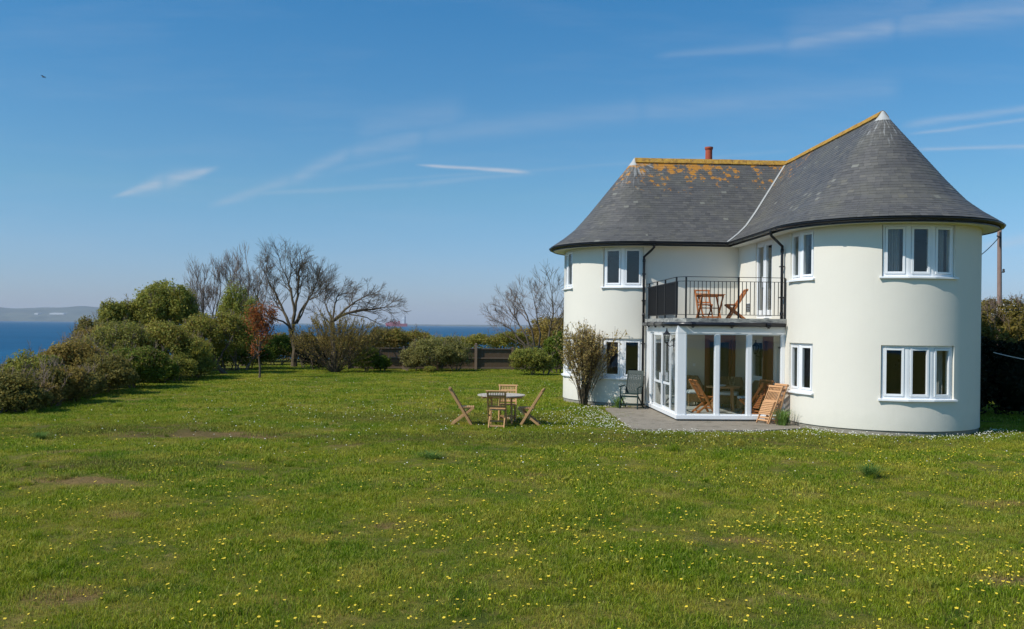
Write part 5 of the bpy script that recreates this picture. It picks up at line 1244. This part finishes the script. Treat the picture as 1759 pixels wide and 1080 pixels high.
MB().lathe([(0, .64), (.46, .64), (.47, .655), (.47, .675), (0, .675)], (0, 0, 0), 32).build('tabletop', M['fold'], rt)
for a in (.6, 2.2, 3.7, 5.3): MB().beam((.34*math.cos(a), .34*math.sin(a), .64), (.38*math.cos(a), .38*math.sin(a), 0), .04, .04).build('leg', M['fold'], rt)
tag(MB().lathe([(0, 0), (.05, 0), (.085, .03), (.09, .045), (.08, .045), (.045, .012), (0, .012)], (0, 0, 0), 18).build('dish', M['white'], None, loc=HL(-3.3, -4.45, .102+.677)), 'small white dish on the porch table', 'dish')
folding_chair('porch_folding_chair', 'folding chair inside the porch behind the left pane, facing the table', 'chair', M['orange'], HL(-3.98, -5.05, .102), TH+.15, group='folding chairs in the porch')
folding_chair('porch_folding_chair', 'folding chair inside the porch behind the right pane, facing left', 'chair', M['brown'], HL(-2.95, -5.85, .102), TH+PI-.3, group='folding chairs in the porch')
# curtains just inside the windows
def curtain(s0, s1, z0, z1, lab):
    v = []; n = 26
    for k in range(n+1):
        s = s0+(s1-s0)*k/n; (x, y), _ = P(s, -.30-.028*math.sin(k*1.5)-.01*math.sin(k*3.7)); v += [(x, y, z0), (x, y, z1)]
    vs = [HW(*p[:2], p[2]) for p in v]; o = MB().add(vs, [(2*k, 2*k+2, 2*k+3, 2*k+1) for k in range(n)]).build('curtain', M['curtain'], None); tag(o, lab, 'curtain', 'curtains')
o7 = next(o for o in OP if o[5] == 'A_front_up'); w7 = (o7[1]-o7[0])/3
curtain(o7[1]-w7*.75, o7[1]-.02, 3.5, 4.82, 'grey curtain at the left of the upper three pane window'); curtain(o7[0]+.04, o7[0]+w7*.95, 3.5, 4.82, 'grey curtain at the right of the upper three pane window')
curtain(o7[0]+.06, o7[0]+w7*.42, .4, 2.04, 'pale curtain at the right of the lower three pane window')
o5 = next(o for o in OP if o[5] == 'A_side_up'); curtain(o5[1]-.42, o5[1]-.05, 3.5, 4.82, 'grey curtain at the left of the upper two pane window by the downpipe'); curtain(o5[0]+.05, o5[0]+.45, 3.5, 4.82, 'grey curtain at the right of the upper two pane window by the downpipe')
od = next(o for o in OP if o[5] == 'door'); curtain(od[0]+.1, od[0]+.62, 2.7, 4.8, 'grey curtain behind the balcony door')

# ------------------------------------------------------------ grass and flowers
def gn_scatter(name, pts, rots, scls, idxs, protos, label, cat=None):
    me = bpy.data.meshes.new(name); me.vertices.add(len(pts)); me.vertices.foreach_set('co', np.asarray(pts, dtype=np.float32).ravel())
    for nm, arr, ty in (('srot', rots, 'FLOAT'), ('sscl', scls, 'FLOAT'), ('sidx', idxs, 'INT')):
        a = me.attributes.new(nm, ty, 'POINT'); a.data.foreach_set('value', np.asarray(arr))
    o = bpy.data.objects.new(name, me); link(o); tag(o, label, cat, None, 'stuff')
    g = bpy.data.node_groups.new(name+'_nodes', 'GeometryNodeTree'); g.interface.new_socket('Geometry', in_out='INPUT', socket_type='NodeSocketGeometry'); g.interface.new_socket('Geometry', in_out='OUTPUT', socket_type='NodeSocketGeometry')
    gi = g.nodes.new('NodeGroupInput'); go = g.nodes.new('NodeGroupOutput'); iop = g.nodes.new('GeometryNodeInstanceOnPoints')
    ci = g.nodes.new('GeometryNodeGeometryToInstance'); 
    for p in reversed(protos):
        oi = g.nodes.new('GeometryNodeObjectInfo'); oi.inputs['Object'].default_value = p; oi.inputs['As Instance'].default_value = False; oi.transform_space = 'ORIGINAL'
        g.links.new(oi.outputs['Geometry'], ci.inputs[0])
    def na(nm, ty='FLOAT'):
        n = g.nodes.new('GeometryNodeInputNamedAttribute'); n.data_type = ty; n.inputs['Name'].default_value = nm; return n.outputs[0]
    cx = g.nodes.new('ShaderNodeCombineXYZ'); g.links.new(na('srot'), cx.inputs[2])
    g.links.new(gi.outputs[0], iop.inputs['Points']); g.links.new(ci.outputs[0], iop.inputs['Instance']); iop.inputs['Pick Instance'].default_value = True
    g.links.new(na('sidx', 'INT'), iop.inputs['Instance Index']); g.links.new(cx.outputs[0], iop.inputs['Rotation']); g.links.new(na('sscl'), iop.inputs['Scale'])
    g.links.new(iop.outputs[0], go.inputs[0]); md = o.modifiers.new('scatter', 'NODES'); md.node_group = g; return o
def grass_patch(n, size, h0, h1, w, seed):
    r = np.random.default_rng(seed); x = r.uniform(-size/2, size/2, n); y = r.uniform(-size/2, size/2, n); a = r.uniform(0, 2*PI, n); h = r.uniform(h0, h1, n)*(.75+.5*r.random(n)); lean = r.uniform(.1, 1.0, n)*h; la = r.uniform(0, 2*PI, n); ww = w*r.uniform(.6, 1.2, n)
    dx, dy = np.cos(a)*ww/2, np.sin(a)*ww/2; lx, ly = np.cos(la)*lean, np.sin(la)*lean; z = np.zeros(n)-.012
    v = np.stack([np.stack([x-dx, y-dy, z], 1), np.stack([x+dx, y+dy, z], 1), np.stack([x+dx*.8+lx*.3, y+dy*.8+ly*.3, h*.6], 1), np.stack([x-dx*.8+lx*.3, y-dy*.8+ly*.3, h*.6], 1), np.stack([x+lx+dx*.15, y+ly+dy*.15, h*.95], 1), np.stack([x+lx-dx*.15, y+ly-dy*.15, h*.95], 1)], 1).reshape(-1, 3)
    b = np.arange(n)[:, None]*6; q = np.concatenate([b+np.array([[0, 1, 2, 3]]), b+np.array([[3, 2, 4, 5]])]); ti = r.random(n); o = npmesh('grass_clump', v, q, M['grass'], None, np.concatenate([ti, ti])); COL.objects.unlink(o); return o
def inhouse(x, y, m=.02):
    dx, dy = x-JX, y-JY; lx, ly = dx*ct+dy*st, -dx*st+dy*ct; i = (np.hypot(lx+LB, ly) < R+m)|(np.hypot(lx, ly+LA) < R+m)|((lx > -LB)&(lx < R)&(np.abs(ly) < R+m))|((np.abs(lx) < R+m)&(ly > -LA)&(ly < R))
    return i|((lx > -5.1)&(lx < -R)&(ly > -6.55)&(ly < -R))|((lx > -6.48)&(lx < -2.25)&(ly > -8.42+.06*(lx+5))&(ly < -2.4)&(ly < -2.9+(lx+6.4)*.9))
def lawn_pts(y0, y1, sp, seed, left=-13.9):
    r = np.random.default_rng(seed); ys = np.arange(y0, y1, sp); P_ = []
    for y in ys:
        xl, xr = max(left, -.60*y-.6), .60*y+.8; xs = np.arange(xl, xr, sp); P_.append(np.stack([xs+r.uniform(-.5, .5, len(xs))*sp, y+r.uniform(-.5, .5, len(xs))*sp], 1))
    p = np.concatenate(P_); return p[~inhouse(p[:, 0], p[:, 1], .12)], r
def hnoise(x, y): return .5+.22*np.sin(x*1.9+np.sin(y*1.3)*1.2)+.22*np.sin(y*2.3+np.sin(x*1.7+2)*1.3)+.12*np.sin(x*5.1+y*4.3)
for (nm, y0, y1, sp, sz_, nb, h0, h1, w, sd) in (('lawn_grass', 5.8, 13.0, .25, .42, 300, .020, .050, .0062, 1), ('lawn_grass', 13.0, 24.0, .42, .66, 380, .020, .048, .0100, 2), ('lawn_grass', 24.0, 53.0, .95, 1.3, 760, .022, .055, .017, 3)):
    pr = [grass_patch(nb, sz_, h0, h1, w, sd*10+k) for k in range(5)]
    p, r = lawn_pts(y0, y1, sp, sd); k = len(p); hn = hnoise(p[:, 0], p[:, 1])
    bare = ((p[:, 0]+7.0)/3.0)**2+((p[:, 1]-19.5)/.7)**2 < 1
    for (cx_, cy_, rx_, ry_) in ((-3.9, 8.1, .6, .3), (-6.6, 13.6, 1.4, .4), (2.6, 10.3, .55, .28), (4.8, 8.7, .45, .25), (-1.5, 10.8, .4, .25)): bare |= ((p[:, 0]-cx_)/rx_)**2+((p[:, 1]-cy_)/ry_)**2 < 1
    keep = ~(bare & (r.random(k) < .55)); p, hn = p[keep], hn[keep]; k = len(p)
    gn_scatter(nm, np.stack([p[:, 0], p[:, 1], gz(p[:, 0], p[:, 1])], 1), r.uniform(0, 6.28, k), .50+.95*hn+r.uniform(-.2, .2, k), r.integers(0, 5, k), pr, 'short uneven lawn grass')
def flower_proto(nm, m, R_, h, petals, seed):
    r = random.Random(seed); b = MB(); vs = []; n = petals*2; tx, ty = r.uniform(-.35, .35), r.uniform(-.35, .35)
    for k in range(n): a = 2*PI*k/n; rr = R_*(1 if k % 2 else .72); x, y = rr*math.cos(a), rr*math.sin(a); vs.append((x, y, h+.25*R_*(k % 2)+tx*x+ty*y))
    vs.append((0, 0, h)); b.add(vs, [(k, (k+1) % n, n) for k in range(n)]); me = b.build(nm, m, None); me.data.materials.append(M['lf_strap'])
    return me
def flower_full(nm, m, R_, h, petals, seed):
    o = flower_proto(nm, m, R_, h, petals, seed); COL.objects.unlink(o); return o
# taller rank tufts here and there in the near lawn
tp2 = [grass_patch(150, .16, .07, .125, .0062, 500+k) for k in range(3)]
r = np.random.default_rng(5); q2 = np.stack([r.uniform(-13, 14, 2600), r.uniform(6.0, 30, 2600)], 1); q2 = q2[(np.abs(q2[:, 0]) < q2[:, 1]*.6+.5)]; q2 = q2[~inhouse(q2[:, 0], q2[:, 1], .3)]
q2 = q2[hnoise(q2[:, 0]*1.3+3, q2[:, 1]*1.1) > r.uniform(.35, .95, len(q2))]; k = len(q2)
gn_scatter('rank_grass', np.stack([q2[:, 0], q2[:, 1], gz(q2[:, 0], q2[:, 1])], 1), r.uniform(0, 6.28, k), r.uniform(.45, 1.05, k)*np.where(r.random(k) < .08, 1.5, .8), r.integers(0, 3, k), tp2, 'darker taller grass tussocks dotted over the lawn')
# dandelion and daisy positions
r = np.random.default_rng(77)
def cluster(n, y0, y1, k, s, dens=1.0):
    yc = y0+(y1-y0)*r.random(k)**1.0; xc = (r.random(k)*1.25-.62)*yc; w = r.random(k)**2+.05; w /= w.sum(); i = r.choice(k, n, p=w); p = np.stack([xc[i]+r.normal(size=n)*s*(.5+r.random(n)), yc[i]+r.normal(size=n)*s*(.5+r.random(n))], 1)
    p = p[(p[:, 1] > 6.6)&(p[:, 1] < y1+2)&(np.abs(p[:, 0]) < p[:, 1]*.60+.5)]; return p[~inhouse(p[:, 0], p[:, 1], .15)]
dn = np.concatenate([cluster(620, 6.9, 13, 60, .55), cluster(1000, 9, 19, 120, .8), cluster(320, 6.8, 11.5, 22, .35)*1.0, np.stack([r.normal(3.6, 1.3, 240), r.normal(9.3, 1.1, 240)], 1), np.stack([r.normal(7.2, 2.2, 160), r.normal(17.5, 1.6, 160)], 1)])
dn = dn[(dn[:, 1] > 6.7)&(np.abs(dn[:, 0]) < dn[:, 1]*.6+.5)&(dn[:, 0] > -11)]; dn = dn[~inhouse(dn[:, 0], dn[:, 1], .15)]
dist = np.hypot(dn[:, 0], dn[:, 1]); inview = np.abs(dn[:, 0]) < dn[:, 1]*.565; od_ = np.argsort(np.where(inview, dist, 999)); nearp, farp = dn[od_[:290]], dn[od_[290:]]
fm = []
for k in range(6):
    h = .050+.012*(k % 3); R_ = .0112+.0022*(k % 4); b = MB(); vs = []; n = 16; tx, ty = rnd.uniform(-.15, .45), rnd.uniform(-.05, .55)
    for j in range(n): a = 2*PI*j/n; rr = R_*(1 if j % 2 else .75); x, y = rr*math.cos(a), rr*math.sin(a); vs.append((x, y, h+.22*R_*(j % 2)+tx*x+ty*y))
    vs.append((0, 0, h+.002)); b.add(vs, [(j, (j+1) % n, n) for j in range(n)]); b.add([(-.0015, 0, -.01), (.0015, 0, -.01), (.0015, 0, h), (-.0015, 0, h), (0, -.0015, -.01), (0, .0015, -.01), (0, .0015, h), (0, -.0015, h)], [(0, 1, 2, 3), (4, 5, 6, 7)])
    me = bpy.data.meshes.new('dandelion'); me.from_pydata(b.v, [], b.f); me.materials.append(M['yellow']); me.materials.append(M['lf_strap']); me.polygons.foreach_set('material_index', [0]*n+[1]*2); fm.append(me)
for i, (x, y) in enumerate(nearp):
    o = bpy.data.objects.new('dandelion', fm[i % 6]); o.location = (x, y, float(gz(x, y))); o.rotation_euler = (0, 0, rnd.uniform(-.8, .8)); s = rnd.uniform(.5, 1.2); o.scale = (s, s, s*rnd.uniform(.8, 1.1)); link(o)
    tag(o, 'yellow dandelion flower in the near lawn grass', 'flower', 'dandelions in the near lawn')
k = len(farp); pr = []
for me in fm[:4]: pr.append(bpy.data.objects.new('dandelion_head', me))
gn_scatter('far_dandelions', np.stack([farp[:, 0], farp[:, 1], gz(farp[:, 0], farp[:, 1])], 1), r.uniform(-.8, .8, k), r.uniform(.6, 1.1, k), r.integers(0, 4, k), pr, 'small yellow dandelions scattered over the far lawn')
# daisies: near the table, the patio edge and the foot of the right rounded end
pd = [np.stack([r.normal(3.0, 1.3, 620), r.normal(22.6, 1.5, 620)], 1), np.stack([r.normal(-3.5, 2.8, 200), r.normal(22.8, 3.0, 200)], 1)]
a = r.uniform(-PI*.92, -PI*.12, 420); rr = R+.18+np.abs(r.normal(0, .42, 420)); lx, ly = rr*np.cos(a), -LA+rr*np.sin(a); pd.append(np.stack([JX+lx*ct-ly*st, JY+lx*st+ly*ct], 1))
lx, ly = r.uniform(-6.8, -2.4, 170), -8.72-np.abs(r.normal(0, .5, 170)); pd.append(np.stack([JX+lx*ct-ly*st, JY+lx*st+ly*ct], 1))
lx, ly = -6.62-np.abs(r.normal(0, .6, 240)), r.uniform(-8.5, -2.6, 240); pd.append(np.stack([JX+lx*ct-ly*st, JY+lx*st+ly*ct], 1))
pd.append(np.stack([r.uniform(-11, 12, 420), r.uniform(15, 40, 420)], 1))
pd = np.concatenate(pd); pd = pd[~inhouse(pd[:, 0], pd[:, 1], .10)]; k = len(pd)
dm = []
for q_ in range(4):
    h = .052+.008*q_; R_ = .0088+.002*(q_ % 2); b = MB(); vs = []; n = 10
    for j in range(n): aa = 2*PI*j/n; vs.append((R_*math.cos(aa), R_*math.sin(aa), h+R_*.40*math.sin(aa)+R_*.15*math.cos(aa)))
    b.add(vs+[(0, 0, h)], [(j, (j+1) % n, n) for j in range(n)]).add([(-.001, 0, -.01), (.001, 0, -.01), (.001, 0, h), (-.001, 0, h)], [(0, 1, 2, 3)])
    me = bpy.data.meshes.new('daisy'); me.from_pydata(b.v, [], b.f); me.materials.append(M['daisy']); me.materials.append(M['lf_strap']); me.polygons.foreach_set('material_index', [0]*n+[1]); dm.append(bpy.data.objects.new('daisy_head', me))
gn_scatter('daisies', np.stack([pd[:, 0], pd[:, 1], gz(pd[:, 0], pd[:, 1])], 1), r.uniform(-.6, .6, k), r.uniform(.7, 1.3, k), r.integers(0, 4, k), dm, 'small white daisies scattered round the patio, the table and the house')

# ------------------------------------------------------------ sea air
hm = bpy.data.materials.new('sea_haze'); hm.use_nodes = True; hm.node_tree.nodes.clear()
ho = hm.node_tree.nodes.new('ShaderNodeOutputMaterial'); hv = hm.node_tree.nodes.new('ShaderNodeVolumePrincipled')
hv.inputs['Color'].default_value = (.80, .88, 1, 1); hv.inputs['Density'].default_value = 3.0e-5; hv.inputs['Anisotropy'].default_value = .0
hm.node_tree.links.new(hv.outputs[0], ho.inputs['Volume'])
tag(MB().box(-SD-2500, SD+2500, -2500, SD+4500, SEA-1.2, 372).build('haze', hm), 'thin blue sea haze over the whole view', None, None, 'stuff')
